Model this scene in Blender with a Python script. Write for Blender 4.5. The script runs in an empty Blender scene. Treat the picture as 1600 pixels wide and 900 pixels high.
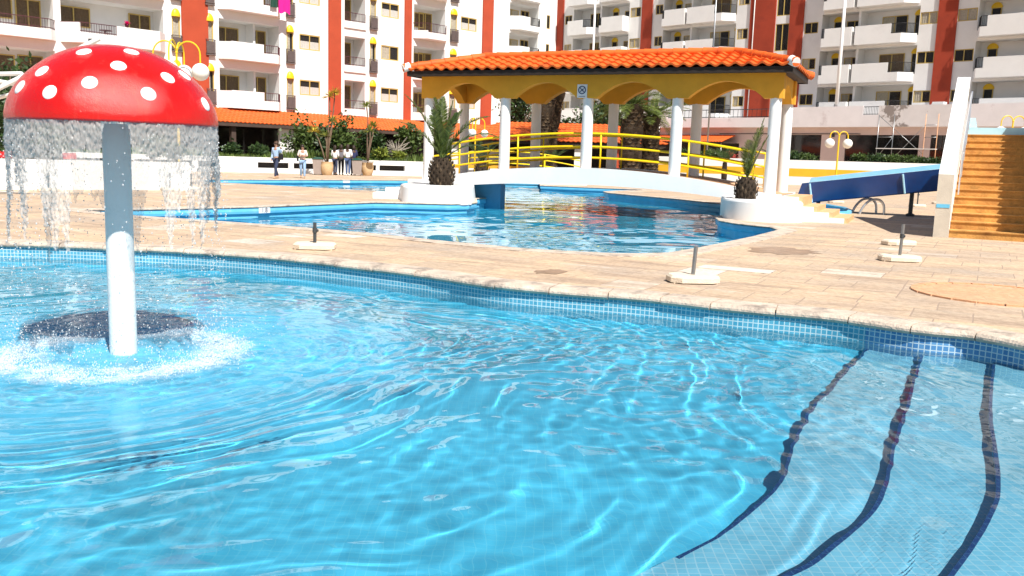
import bpy, bmesh, math, random
import numpy as np
from mathutils import Vector, Matrix, noise as mnoise

random.seed(7)
rng = np.random.default_rng(7)
sc = bpy.context.scene
col = sc.collection
PI = math.pi
R = math.radians

# ------------------------------------------------------------------ camera frame (1600 x 900 survey of the photograph)
FPX, HOR, ROLL, EYE = 1380.0, 247.0, 0.03, 1.27
_p = math.atan((450 - HOR) / FPX)
_r = math.atan(ROLL)
FWD = Vector((0, math.cos(_p), -math.sin(_p)))
_r0 = Vector((1, 0, 0))
_u0 = _r0.cross(FWD)
RGT = _r0 * math.cos(_r) + _u0 * math.sin(_r)
UPV = -_r0 * math.sin(_r) + _u0 * math.cos(_r)


def ray(x, y):
    return FWD + RGT * ((x - 800) / FPX) - UPV * ((y - 450) / FPX)


def G(x, y, z=0.0):
    """survey point of the photograph on the level z"""
    d = ray(x, y)
    t = (z - EYE) / d.z
    return Vector((d.x * t, d.y * t, z))


def D(x, y, dep):
    """survey point at the distance dep"""
    d = ray(x, y)
    t = dep / d.y
    return Vector((d.x * t, dep, EYE + d.z * t))


# ------------------------------------------------------------------ objects
def tag(o, label=None, cat=None, group=None, kind=None):
    if label: o['label'] = label
    if cat: o['category'] = cat
    if group: o['group'] = group
    if kind: o['kind'] = kind
    return o


def thing(name, label, cat, loc=(0, 0, 0), rz=0.0, group=None):
    o = bpy.data.objects.new(name, None)
    o.empty_display_size = 0.2
    col.objects.link(o)
    o.location = loc
    o.rotation_euler = (0, 0, rz)
    return tag(o, label, cat, group)


def dup(root, loc, rz=None, label=None, scale=None, sub=True):
    c = root.copy()
    col.objects.link(c)
    c.location = loc
    if rz is not None: c.rotation_euler = (0, 0, rz)
    if label: c['label'] = label
    if scale: c.scale = (scale,) * 3
    for ch in root.children:
        k = ch.copy()
        col.objects.link(k)
        k.parent = c
        for g in ch.children:
            q = g.copy()
            col.objects.link(q)
            q.parent = k
    return c


def dup_part(part, parent, offset):
    k = part.copy()
    col.objects.link(k)
    k.parent = parent
    k.location = Vector(part.location) + Vector(offset)
    for g in part.children:
        q = g.copy()
        col.objects.link(q)
        q.parent = k
    return k


class MB:
    def __init__(self):
        self.v, self.f, self.m, self.uv = [], [], [], {}

    def add(self, vs, fs, mi=0):
        b = len(self.v)
        self.v += [tuple(v) for v in vs]
        for f in fs:
            self.f.append(tuple(b + i for i in f))
            self.m.append(mi)
        return self

    def quad(self, a, b, c, d, mi=0, uv=None):
        self.add([a, b, c, d], [(0, 1, 2, 3)], mi)
        if uv: self.uv[len(self.f) - 1] = uv
        return self

    def box(self, c, s, rz=0.0, mi=0, rot=None):
        x, y, z = s[0] / 2, s[1] / 2, s[2] / 2
        vs = [Vector((i * x, j * y, k * z)) for k in (-1, 1) for j in (-1, 1) for i in (-1, 1)]
        M = rot if rot is not None else Matrix.Rotation(rz, 3, 'Z')
        vs = [M @ v + Vector(c) for v in vs]
        return self.add(vs, [(0, 2, 3, 1), (4, 5, 7, 6), (0, 1, 5, 4), (2, 6, 7, 3), (0, 4, 6, 2), (1, 3, 7, 5)], mi)

    def bbox(self, x0, x1, y0, y1, z0, z1, mi=0):
        return self.box(((x0 + x1) / 2, (y0 + y1) / 2, (z0 + z1) / 2), (abs(x1 - x0), abs(y1 - y0), abs(z1 - z0)), 0, mi)

    def prism(self, poly, z0, z1, mi=0, cap=True, top=None):
        """poly: list of (x, y); z0/z1 numbers or functions of (x, y); top: poly of the upper outline"""
        n = len(poly)
        f0 = z0 if callable(z0) else (lambda x, y: z0)
        f1 = z1 if callable(z1) else (lambda x, y: z1)
        tp = top or poly
        vs = [(p[0], p[1], f0(p[0], p[1])) for p in poly] + [(p[0], p[1], f1(p[0], p[1])) for p in tp]
        fs = [(i, (i + 1) % n, n + (i + 1) % n, n + i) for i in range(n)]
        if cap: fs += [tuple(range(n - 1, -1, -1)), tuple(range(n, 2 * n))]
        return self.add(vs, fs, mi)

    def tube(self, pts, r, seg=8, mi=0, cap=True, closed=False):
        pts = [Vector(p) for p in pts]
        n = len(pts)
        rs = r if isinstance(r, (list, tuple)) else [r] * n
        prev = None
        vs = []
        for i, p in enumerate(pts):
            if closed:
                t = pts[(i + 1) % n] - pts[i - 1]
            else:
                t = pts[min(i + 1, n - 1)] - pts[max(i - 1, 0)]
            t = t.normalized() if t.length > 1e-9 else Vector((0, 0, 1))
            if prev is None:
                a = t.orthogonal().normalized()
                if abs(t.z) < .9: a = Vector((0, 0, 1)).cross(t).normalized()
            else:
                a = prev - t * prev.dot(t)
                a = a.normalized() if a.length > 1e-6 else t.orthogonal().normalized()
            prev = a
            b = t.cross(a)
            for k in range(seg):
                an = 2 * PI * k / seg
                vs.append(p + (a * math.cos(an) + b * math.sin(an)) * rs[i])
        fs = []
        for i in range(n if closed else n - 1):
            j = (i + 1) % n
            for k in range(seg):
                q = (k + 1) % seg
                fs.append((i * seg + k, i * seg + q, j * seg + q, j * seg + k))
        if cap and not closed:
            fs.append(tuple(range(seg - 1, -1, -1)))
            fs.append(tuple((n - 1) * seg + k for k in range(seg)))
        return self.add(vs, fs, mi)

    def lathe(self, prof, c=(0, 0, 0), seg=24, mi=0, cap=True):
        vs = []
        for r, z in prof:
            for k in range(seg):
                a = 2 * PI * k / seg
                vs.append((c[0] + r * math.cos(a), c[1] + r * math.sin(a), c[2] + z))
        n = len(prof)
        fs = []
        for i in range(n - 1):
            for k in range(seg):
                q = (k + 1) % seg
                fs.append((i * seg + k, i * seg + q, (i + 1) * seg + q, (i + 1) * seg + k))
        if cap:
            fs.append(tuple(range(seg - 1, -1, -1)))
            fs.append(tuple((n - 1) * seg + k for k in range(seg)))
        return self.add(vs, fs, mi)

    def ball(self, c, r, seg=12, rings=8, mi=0, sc3=(1, 1, 1)):
        prof = []
        vs = [(c[0], c[1], c[2] - r * sc3[2])]
        for i in range(1, rings):
            t = -PI / 2 + PI * i / rings
            for k in range(seg):
                a = 2 * PI * k / seg
                vs.append((c[0] + r * sc3[0] * math.cos(t) * math.cos(a), c[1] + r * sc3[1] * math.cos(t) * math.sin(a), c[2] + r * sc3[2] * math.sin(t)))
        vs.append((c[0], c[1], c[2] + r * sc3[2]))
        fs = []
        for k in range(seg):
            q = (k + 1) % seg
            fs.append((0, 1 + q, 1 + k))
            for i in range(rings - 2):
                fs.append((1 + i * seg + k, 1 + i * seg + q, 1 + (i + 1) * seg + q, 1 + (i + 1) * seg + k))
            fs.append((1 + (rings - 2) * seg + k, 1 + (rings - 2) * seg + q, len(vs) - 1))
        return self.add(vs, fs, mi)

    def build(self, name, mats, parent=None, smooth=False, origin=None, auto=None):
        """origin: world point the coordinates refer to when parent is a root standing there (None: local coordinates)"""
        me = bpy.data.meshes.new(name)
        vs = self.v
        if origin is not None:
            vs = [(v[0] - origin[0], v[1] - origin[1], v[2] - origin[2]) for v in vs]
        me.from_pydata(vs, [], self.f)
        mats = mats if isinstance(mats, (list, tuple)) else [mats]
        for m in mats: me.materials.append(m)
        me.polygons.foreach_set('material_index', self.m)
        if smooth: me.polygons.foreach_set('use_smooth', [True] * len(self.f))
        if self.uv:
            ul = me.uv_layers.new(name='UVMap')
            for fi, uv in self.uv.items():
                for li, q in zip(me.polygons[fi].loop_indices, uv): ul.data[li].uv = q
        me.update()
        if auto and smooth: me.set_sharp_from_angle(angle=R(auto))
        o = bpy.data.objects.new(name, me)
        col.objects.link(o)
        if parent is not None: o.parent = parent
        return o


# ------------------------------------------------------------------ materials
def mat(name):
    m = bpy.data.materials.new(name)
    m.use_nodes = True
    nt = m.node_tree
    return m, nt, nt.nodes['Principled BSDF']


def N(nt, t, **kw):
    n = nt.nodes.new(t)
    for k, v in kw.items():
        if k in n.inputs: n.inputs[k].default_value = v
        else: setattr(n, k, v)
    return n


def c4(c): return (c[0], c[1], c[2], 1)


def ramp(nt, fac, stops):
    r = nt.nodes.new('ShaderNodeValToRGB')
    el = r.color_ramp.elements
    while len(el) > 1: el.remove(el[-1])
    el[0].position = stops[0][0]; el[0].color = c4(stops[0][1])
    for p, c in stops[1:]:
        e = el.new(p); e.color = c4(c)
    nt.links.new(fac, r.inputs[0])
    return r.outputs[0]


def mixc(nt, f, a, b, mode='MIX'):
    n = nt.nodes.new('ShaderNodeMix')
    n.data_type = 'RGBA'; n.blend_type = mode
    for i, v in ((0, f), (6, a), (7, b)):
        if hasattr(v, 'is_linked') or hasattr(v, 'links'): nt.links.new(v, n.inputs[i])
        else: n.inputs[i].default_value = v if i == 0 else c4(v)
    return n.outputs[2]


def simple(name, c, rough=.6, var=.12, scale=6.0, bump=0.0, bscale=60.0, metal=0.0, spec=.4, dirt=None, dscale=.9, dlo=.55, dhi=.75):
    """base colour with a soft natural variation, optional dirt patches and a fine relief"""
    m, nt, b = mat(name)
    tc = N(nt, 'ShaderNodeTexCoord')
    nz = N(nt, 'ShaderNodeTexNoise', Scale=scale, Detail=5.0, Roughness=.6)
    nt.links.new(tc.outputs['Object'], nz.inputs['Vector'])
    lo = tuple(max(0, x * (1 - var)) for x in c); hi = tuple(min(1, x * (1 + var)) for x in c)
    cc = ramp(nt, nz.outputs['Fac'], [(.3, lo), (.7, hi)])
    if dirt:
        n2 = N(nt, 'ShaderNodeTexNoise', Scale=dscale, Detail=8.0, Roughness=.65)
        nt.links.new(tc.outputs['Object'], n2.inputs['Vector'])
        f = ramp(nt, n2.outputs['Fac'], [(dlo, (0, 0, 0)), (dhi, (1, 1, 1))])
        cc = mixc(nt, f, cc, dirt)
    nt.links.new(cc, b.inputs['Base Color'])
    b.inputs['Roughness'].default_value = rough
    b.inputs['Metallic'].default_value = metal
    b.inputs['Specular IOR Level'].default_value = spec
    if bump:
        n3 = N(nt, 'ShaderNodeTexNoise', Scale=bscale, Detail=4.0)
        nt.links.new(tc.outputs['Object'], n3.inputs['Vector'])
        bp = N(nt, 'ShaderNodeBump', Strength=bump, Distance=.02)
        nt.links.new(n3.outputs['Fac'], bp.inputs['Height'])
        nt.links.new(bp.outputs[0], b.inputs['Normal'])
    return m


def leafmat(name, c, c2, trans=.25, rough=.5):
    m, nt, b = mat(name)
    gi = N(nt, 'ShaderNodeNewGeometry')
    cc = ramp(nt, gi.outputs['Random Per Island'], [(0, c), (.6, c2), (1, tuple(x * 1.35 for x in c2))])
    nt.links.new(cc, b.inputs['Base Color'])
    b.inputs['Roughness'].default_value = rough
    tr = N(nt, 'ShaderNodeBsdfTranslucent')
    nt.links.new(cc, tr.inputs['Color'])
    mx = N(nt, 'ShaderNodeMixShader'); mx.inputs[0].default_value = trans
    nt.links.new(b.outputs[0], mx.inputs[1]); nt.links.new(tr.outputs[0], mx.inputs[2])
    nt.links.new(mx.outputs[0], nt.nodes['Material Output'].inputs[0])
    return m


def tile_mat(name, cols, grout, size, gap=.12, rough=.25, use_uv=False, offset=0.0, ratio=1.0, blotch=.25):
    """small square mosaic: every tile its own shade"""
    m, nt, b = mat(name)
    tc = N(nt, 'ShaderNodeTexCoord')
    br = N(nt, 'ShaderNodeTexBrick')
    br.offset = offset; br.squash = 1.0
    br.inputs['Scale'].default_value = 1.0
    br.inputs['Brick Width'].default_value = size * ratio
    br.inputs['Row Height'].default_value = size
    br.inputs['Mortar Size'].default_value = size * gap * .5
    br.inputs['Mortar Smooth'].default_value = .2
    br.inputs['Color1'].default_value = c4(cols[0]); br.inputs['Color2'].default_value = c4(cols[1])
    br.inputs['Mortar'].default_value = c4(grout)
    nt.links.new(tc.outputs['UV' if use_uv else 'Object'], br.inputs['Vector'])
    nz = N(nt, 'ShaderNodeTexNoise', Scale=.8, Detail=6.0)
    nt.links.new(tc.outputs['UV' if use_uv else 'Object'], nz.inputs['Vector'])
    f = ramp(nt, nz.outputs['Fac'], [(.35, (1 - blotch,) * 3), (.65, (1 + 0,) * 3)])
    cc = mixc(nt, 1.0, br.outputs['Color'], f, 'MULTIPLY')
    nt.links.new(cc, b.inputs['Base Color'])
    b.inputs['Roughness'].default_value = rough
    bp = N(nt, 'ShaderNodeBump', Strength=.25, Distance=.004)
    inv = N(nt, 'ShaderNodeMath', operation='SUBTRACT'); inv.inputs[0].default_value = 1.0
    nt.links.new(br.outputs['Fac'], inv.inputs[1])
    nt.links.new(inv.outputs[0], bp.inputs['Height'])
    nt.links.new(bp.outputs[0], b.inputs['Normal'])
    return m


def stone_deck(name, pal, size, ratio, rot, joint, patch=.5, rough=.75):
    """paving slabs of uneven colour, joints, pale mended slabs and grey wear"""
    m, nt, b = mat(name)
    tc = N(nt, 'ShaderNodeTexCoord')
    mp = N(nt, 'ShaderNodeMapping'); mp.inputs['Rotation'].default_value = (0, 0, rot)
    nt.links.new(tc.outputs['Object'], mp.inputs['Vector'])
    wz = N(nt, 'ShaderNodeTexNoise', Scale=1.7, Detail=3.0)
    nt.links.new(mp.outputs[0], wz.inputs['Vector'])
    wv = N(nt, 'ShaderNodeVectorMath', operation='MULTIPLY_ADD')
    nt.links.new(wz.outputs['Color'], wv.inputs[0]); wv.inputs[1].default_value = (.03, .03, 0)
    nt.links.new(mp.outputs[0], wv.inputs[2])
    def brick(c1, c2, mo, bias=0.0):
        br = N(nt, 'ShaderNodeTexBrick'); br.offset = .43; br.squash = .7; br.squash_frequency = 3
        br.inputs['Scale'].default_value = 1; br.inputs['Brick Width'].default_value = size * ratio
        br.inputs['Row Height'].default_value = size; br.inputs['Mortar Size'].default_value = .008
        br.inputs['Mortar Smooth'].default_value = .3; br.inputs['Bias'].default_value = bias
        br.inputs['Color1'].default_value = c4(c1); br.inputs['Color2'].default_value = c4(c2); br.inputs['Mortar'].default_value = c4(mo)
        nt.links.new(wv.outputs[0], br.inputs['Vector'])
        return br
    b1 = brick((0, 0, 0), (1, 1, 1), (.5, .5, .5))
    cc = ramp(nt, b1.outputs['Color'], [(0, pal[0]), (.3, pal[1]), (.6, pal[2]), (.93, pal[3]), (1, pal[4])])
    n1 = N(nt, 'ShaderNodeTexNoise', Scale=.55, Detail=7.0, Roughness=.65)
    nt.links.new(tc.outputs['Object'], n1.inputs['Vector'])
    w1 = ramp(nt, n1.outputs['Fac'], [(.48, (0, 0, 0)), (.68, (patch * 1.5,) * 3)])
    cc = mixc(nt, w1, cc, pal[5])
    n4 = N(nt, 'ShaderNodeTexNoise', Scale=.23, Detail=5.0, Roughness=.6)
    nt.links.new(mp.outputs[0], n4.inputs['Vector'])
    cc = mixc(nt, ramp(nt, n4.outputs['Fac'], [(.52, (0, 0, 0)), (.68, (.6,) * 3)]), cc, (.74, .52, .33))
    sm = N(nt, 'ShaderNodeMapping'); sm.inputs['Scale'].default_value = (.55, 2.6, 1)
    nt.links.new(mp.outputs[0], sm.inputs['Vector'])
    n5 = N(nt, 'ShaderNodeTexNoise', Scale=1.1, Detail=9.0, Roughness=.72)
    nt.links.new(sm.outputs[0], n5.inputs['Vector'])
    cc = mixc(nt, ramp(nt, n5.outputs['Fac'], [(.49, (0, 0, 0)), (.62, (patch * 1.7,) * 3)]), cc, (.40, .29, .21))
    cc = mixc(nt, ramp(nt, n5.outputs['Fac'], [(.30, (patch * 1.2,) * 3), (.40, (0, 0, 0))]), cc, (.80, .75, .68))
    n2 = N(nt, 'ShaderNodeTexNoise', Scale=14.0, Detail=8.0, Roughness=.7)
    nt.links.new(tc.outputs['Object'], n2.inputs['Vector'])
    cc = mixc(nt, .75, cc, ramp(nt, n2.outputs['Fac'], [(.32, (.55, .52, .49)), (.60, (1, 1, 1))]), 'MULTIPLY')
    cc = mixc(nt, b1.outputs['Fac'], cc, joint)
    nt.links.new(cc, b.inputs['Base Color'])
    b.inputs['Roughness'].default_value = rough
    bp = N(nt, 'ShaderNodeBump', Strength=.35, Distance=.01)
    ad = N(nt, 'ShaderNodeMath', operation='SUBTRACT')
    nt.links.new(n2.outputs['Fac'], ad.inputs[0]); nt.links.new(b1.outputs['Fac'], ad.inputs[1])
    nt.links.new(ad.outputs[0], bp.inputs['Height']); nt.links.new(bp.outputs[0], b.inputs['Normal'])
    return m


def water_mat(name, tint=(.93, .99, 1.0)):
    m = bpy.data.materials.new(name); m.use_nodes = True
    nt = m.node_tree; nt.nodes.clear()
    o = N(nt, 'ShaderNodeOutputMaterial'); g = N(nt, 'ShaderNodeBsdfGlass')
    g.inputs['IOR'].default_value = 1.33; g.inputs['Roughness'].default_value = 0; g.inputs['Color'].default_value = c4(tint)
    nt.links.new(g.outputs[0], o.inputs[0])
    return m


def drop_mat(name, c, alpha, rough=.15):
    m, nt, b = mat(name)
    b.inputs['Base Color'].default_value = c4(c); b.inputs['Roughness'].default_value = rough
    b.inputs['Alpha'].default_value = alpha; b.inputs['Specular IOR Level'].default_value = .8
    return m


def glass_pane(name, c=(.02, .025, .03), a=.45):
    m, nt, b = mat(name)
    b.inputs['Base Color'].default_value = c4(c); b.inputs['Roughness'].default_value = .06
    b.inputs['Alpha'].default_value = a; b.inputs['Specular IOR Level'].default_value = .6
    return m


M = {}
M['white'] = simple('white_render', (.78, .775, .76), .8, .04, .7, .15, 25, dirt=(.63, .61, .60), dscale=.35, dlo=.58, dhi=.8)
M['stem'] = simple('limed_white_paint', (.80, .80, .79), .45, .06, 3.0, .15, 40, dirt=(.45, .47, .48), dscale=2.2, dlo=.58, dhi=.78)
M['white_clean'] = simple('white_paint', (.82, .82, .81), .55, .04, 2.0, .1, 40, dirt=(.55, .55, .52), dscale=1.5, dlo=.66, dhi=.9)
M['white_worn'] = simple('peeling_white_render', (.70, .66, .65), .85, .06, 1, .2, 20, dirt=(.28, .24, .22), dscale=.55, dlo=.56, dhi=.6)
M['lilac'] = simple('faded_lilac_render', (.77, .73, .74), .85, .05, .8, .15, 20, dirt=(.5, .42, .42), dscale=.5, dlo=.6, dhi=.75)
M['pink'] = simple('pale_pink_render', (.68, .55, .53), .8, .06, .8, .1, 20)
M['red'] = simple('terracotta_red_render', (.40, .062, .024), .8, .10, .9, .15, 25)
M['red_shaded'] = simple('terracotta_red_render_shaded_streaked', (.34, .045, .018), .8, .14, .5, .15, 25, dirt=(.24, .035, .018), dscale=.4, dlo=.55, dhi=.7)  # darker copy of the pillar red, weaker light put into the colour, plus streaks
M['yellow'] = simple('yellow_paint', (.80, .52, .015), .4, .05, 6)
M['rail_yellow'] = simple('yellow_gloss_paint', (.85, .62, .01), .3, .06, 9)
M['ochre'] = simple('ochre_render', (.76, .36, .03), .8, .13, 1.2, .15, 30)
M['stripe'] = simple('ochre_yellow_stripe', (.72, .40, .02), .7, .06, 2)
M['frame'] = simple('ochre_window_frame', (.55, .40, .12), .5, .1, 8)
M['curtain'] = simple('cream_curtain', (.62, .56, .44), .9, .18, 9)
M['curtain_white'] = simple('white_curtain', (.8, .78, .72), .9, .1, 9)
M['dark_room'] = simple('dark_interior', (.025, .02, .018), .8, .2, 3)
M['pane'] = glass_pane('window_glass', (.02, .02, .02), .22)
M['curtain_brown'] = simple('brown_blind', (.20, .13, .065), .8, .25, 10)
M['shop_glass'] = glass_pane('shop_glass', (.012, .012, .014), .8)
M['brown_door'] = simple('brown_shutter', (.16, .105, .06), .6, .2, 12)
M['rail_dark'] = simple('dark_plum_rail', (.10, .028, .035), .5, .1, 10)
M['grille'] = simple('grey_brown_grille_panel', (.13, .10, .095), .6, .15, 8)
M['rail_black'] = simple('black_iron_rail', (.02, .02, .022), .5, .1, 10)
M['roof_tile'] = simple('orange_roof_tile', (.70, .125, .014), .65, .22, 3.2, .25, 40, dirt=(.46, .07, .012), dscale=1.4, dlo=.55, dhi=.72)
M['roof_far'] = simple('orange_roof_tile_weathered', (.64, .115, .018), .7, .18, 2.0, .2, 40, dirt=(.5, .1, .025), dscale=.8, dlo=.55, dhi=.75)
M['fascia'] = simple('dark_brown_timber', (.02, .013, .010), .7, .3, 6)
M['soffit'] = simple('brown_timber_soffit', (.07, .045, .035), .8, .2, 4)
M['bluerim'] = simple('pool_blue_paint', (.14, .50, .74), .45, .1, 3, .1, 30, dirt=(.25, .55, .72), dscale=1.3)
M['blue_shaded'] = simple('pool_blue_paint_shaded', (.06, .27, .47), .45, .1, 2)  # rim blue darkened for the pier: bridge shade put into the colour
M['slide_blue'] = simple('slide_blue_gloss', (.008, .055, .22), .22, .15, 2.0, 0, spec=.6)
M['slide_in'] = simple('slide_pale_blue_gloss', (.45, .74, .88), .2, .06, 3, spec=.6)
M['sand_step'] = simple('sandstone_step', (.60, .31, .085), .85, .35, 5, .5, 30, dirt=(.34, .15, .04), dscale=2.5, dlo=.5, dhi=.7)
M['orange_step'] = simple('terracotta_step_tile', (.70, .42, .22), .7, .12, 6, .15, 40)
M['beige_wall'] = simple('beige_rough_render', (.60, .54, .45), .85, .1, 3, .4, 50)
M['concrete'] = simple('cream_cast_concrete', (.74, .63, .49), .85, .10, 8, .4, 60)
M['steel'] = simple('grey_galvanised_steel', (.30, .31, .32), .35, .15, 12, metal=.85)
M['steel_dark'] = simple('dark_grey_plastic', (.05, .055, .06), .5, .1, 10)
M['chrome'] = simple('stainless_steel', (.70, .70, .71), .32, .04, 12, metal=.75)
M['globe'] = simple('opal_lamp_globe', (.85, .84, .80), .25, .02, 5)
M['pot'] = simple('ochre_clay_pot', (.58, .40, .22), .75, .12, 7, .2, 50)
M['bin'] = simple('taupe_bin_plastic', (.33, .27, .24), .5, .08, 6)
M['bin_lid'] = simple('dark_green_lid', (.015, .06, .04), .4, .1, 6)
M['soil'] = simple('planting_soil', (.05, .035, .022), .95, .3, 12, .5, 40)
M['bark'] = simple('grey_brown_bark', (.16, .11, .075), .9, .3, 14, .6, 40)
M['palm_trunk'] = simple('palm_trunk_husk', (.10, .068, .04), .9, .4, 12, .6, 40)
M['palm_dark'] = simple('palm_husk_dark', (.035, .022, .012), .9, .5, 16, .6, 40)
M['leaf_dark'] = leafmat('dark_green_leaf', (.012, .03, .010), (.045, .085, .022))
M['leaf'] = leafmat('mid_green_leaf', (.03, .06, .012), (.085, .13, .03))
M['leaf_lime'] = leafmat('lime_green_leaf', (.09, .13, .015), (.26, .30, .05))
M['leaf_yellow'] = leafmat('yellowing_leaf', (.25, .20, .02), (.55, .42, .06))
M['leaf_palm'] = leafmat('palm_frond_green', (.05, .085, .016), (.15, .20, .045), .3, .4)
M['grass'] = leafmat('border_grass_green', (.04, .075, .012), (.12, .17, .03))
M['dry'] = simple('dry_pale_twig', (.45, .40, .33), .8, .2, 10)
M['cap_red'] = None
M['sign_white'] = simple('sign_white', (.8, .81, .82), .4, .02, 5)
M['sign_blue'] = simple('sign_navy', (.02, .05, .14), .4, .05, 5)
M['redplastic'] = simple('red_plastic', (.6, .02, .02), .35, .06, 5)
M['skin'] = simple('skin', (.42, .24, .16), .55, .06, 8)
M['skin_dark'] = simple('dark_skin', (.10, .055, .035), .5, .08, 8)
M['hair'] = simple('dark_brown_hair', (.025, .014, .009), .5, .3, 20)
M['hair_mid'] = simple('brown_hair', (.07, .035, .018), .5, .3, 20)
M['shirt_blue'] = simple('light_blue_shirt', (.38, .52, .72), .85, .08, 14)
M['shirt_pink'] = simple('pale_blush_top', (.75, .62, .56), .85, .08, 14)
M['shirt_white'] = simple('white_shirt', (.8, .8, .8), .85, .05, 14)
M['shirt_grey'] = simple('grey_knit_top', (.17, .16, .18), .9, .15, 30)
M['shirt_navy'] = simple('navy_jacket', (.025, .03, .09), .85, .1, 14)
M['jean'] = simple('blue_denim', (.06, .10, .22), .9, .2, 30)
M['jean_dark'] = simple('dark_denim', (.035, .045, .09), .9, .2, 30)
M['jean_light'] = simple('pale_blue_denim', (.28, .42, .62), .9, .12, 30)
M['black_cloth'] = simple('black_cloth', (.012, .012, .015), .9, .2, 30)
M['shoe'] = simple('tan_shoe', (.45, .30, .17), .6, .1, 20)
M['pink_towel'] = simple('magenta_towel', (.75, .01, .25), .9, .1, 20)
M['water'] = water_mat('pool_water_clear')
M['spray'] = drop_mat('falling_water', (.74, .71, .69), .36, .4)
M['drop'] = drop_mat('water_drop', (.70, .70, .70), .55, .1)
M['foam'] = drop_mat('foam_white', (.86, .92, .97), .36, .6)
M['pool_floor'] = tile_mat('pool_mosaic_floor', ((.09, .60, .91), (.105, .64, .94)), (.15, .68, .94), .042, .09)
M['pool_step'] = tile_mat('pool_mosaic_step', ((.20, .58, .80), (.25, .64, .86)), (.40, .71, .87), .045, .14)
M['pool_wall'] = tile_mat('pool_mosaic_wall', ((.07, .36, .54), (.14, .47, .64)), (.62, .78, .82), .045, .2, use_uv=True)
M['pool_wall2'] = tile_mat('pool_mosaic_wall_royal_blue', ((.07, .23, .50), (.15, .36, .63)), (.62, .74, .80), .045, .2, use_uv=True)
M['band'] = tile_mat('navy_mosaic_band', ((.010, .04, .16), (.016, .055, .20)), (.04, .12, .28), .05, .1)
M['pool2_floor'] = simple('main_pool_floor_blue', (.04, .46, .72), .6, .08, .6)
PAL = ((.52, .40, .29), (.64, .465, .31), (.68, .50, .335), (.59, .435, .30), (.77, .70, .60), (.42, .36, .31))
M['deck'] = stone_deck('sandstone_paving', PAL, .56, 1.25, R(28), (.35, .26, .195))
M['deck_sq'] = stone_deck('large_square_paving', ((.60, .45, .31), (.65, .50, .35), (.68, .53, .38), (.62, .47, .33), (.72, .58, .44), (.5, .39, .30)), .74, 1.0, R(28), (.27, .20, .15), .35)
M['terra'] = stone_deck('terracotta_tiles', ((.66, .38, .21), (.68, .40, .22), (.70, .42, .24), (.67, .39, .22), (.72, .45, .27), (.55, .36, .24)), .26, 1.6, R(20), (.52, .31, .18), .15)
M['damp'] = simple('damp_sandstone', (.34, .22, .14), .35, .2, 5, .3, 30)
M['cover'] = simple('pale_cover_stone', (.66, .58, .50), .75, .12, 6, .2, 30)
M['coping'] = simple('worn_travertine_coping', (.56, .46, .37), .75, .25, 5, .6, 35, dirt=(.27, .22, .185), dscale=3.5, dlo=.52, dhi=.66)
M['coping_orange'] = simple('terracotta_edging', (.66, .36, .20), .7, .15, 8, .3, 40)


def mushroom_mat():
    m, nt, b = mat('wet_red_gloss')
    tc = N(nt, 'ShaderNodeTexCoord')
    nz = N(nt, 'ShaderNodeTexNoise', Scale=3.0, Detail=4.0); nt.links.new(tc.outputs['Object'], nz.inputs['Vector'])
    nt.links.new(ramp(nt, nz.outputs['Fac'], [(.3, (.50, .004, .003)), (.7, (.62, .008, .004))]), b.inputs['Base Color'])
    lm = N(nt, 'ShaderNodeMapping'); lm.inputs['Scale'].default_value = (9, 9, 1.1); nt.links.new(tc.outputs['Object'], lm.inputs['Vector'])
    ln = N(nt, 'ShaderNodeTexNoise', Scale=1.6, Detail=8.0, Roughness=.7); nt.links.new(lm.outputs[0], ln.inputs['Vector'])
    base = b.inputs['Base Color'].links[0].from_socket
    nt.links.new(mixc(nt, ramp(nt, ln.outputs['Fac'], [(.56, (0, 0, 0)), (.74, (.28,) * 3)]), base, (.62, .10, .07)), b.inputs['Base Color'])
    b.inputs['Roughness'].default_value = .13; b.inputs['Coat Weight'].default_value = .15; b.inputs['Coat Roughness'].default_value = .05
    n2 = N(nt, 'ShaderNodeTexNoise', Scale=62.0, Detail=6.0, Roughness=.75); nt.links.new(tc.outputs['Object'], n2.inputs['Vector'])
    bp = N(nt, 'ShaderNodeBump', Strength=.5, Distance=.010)
    nt.links.new(n2.outputs['Fac'], bp.inputs['Height']); nt.links.new(bp.outputs[0], b.inputs['Normal'])
    nt.links.new(bp.outputs[0], b.inputs['Coat Normal'])
    return m




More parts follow.
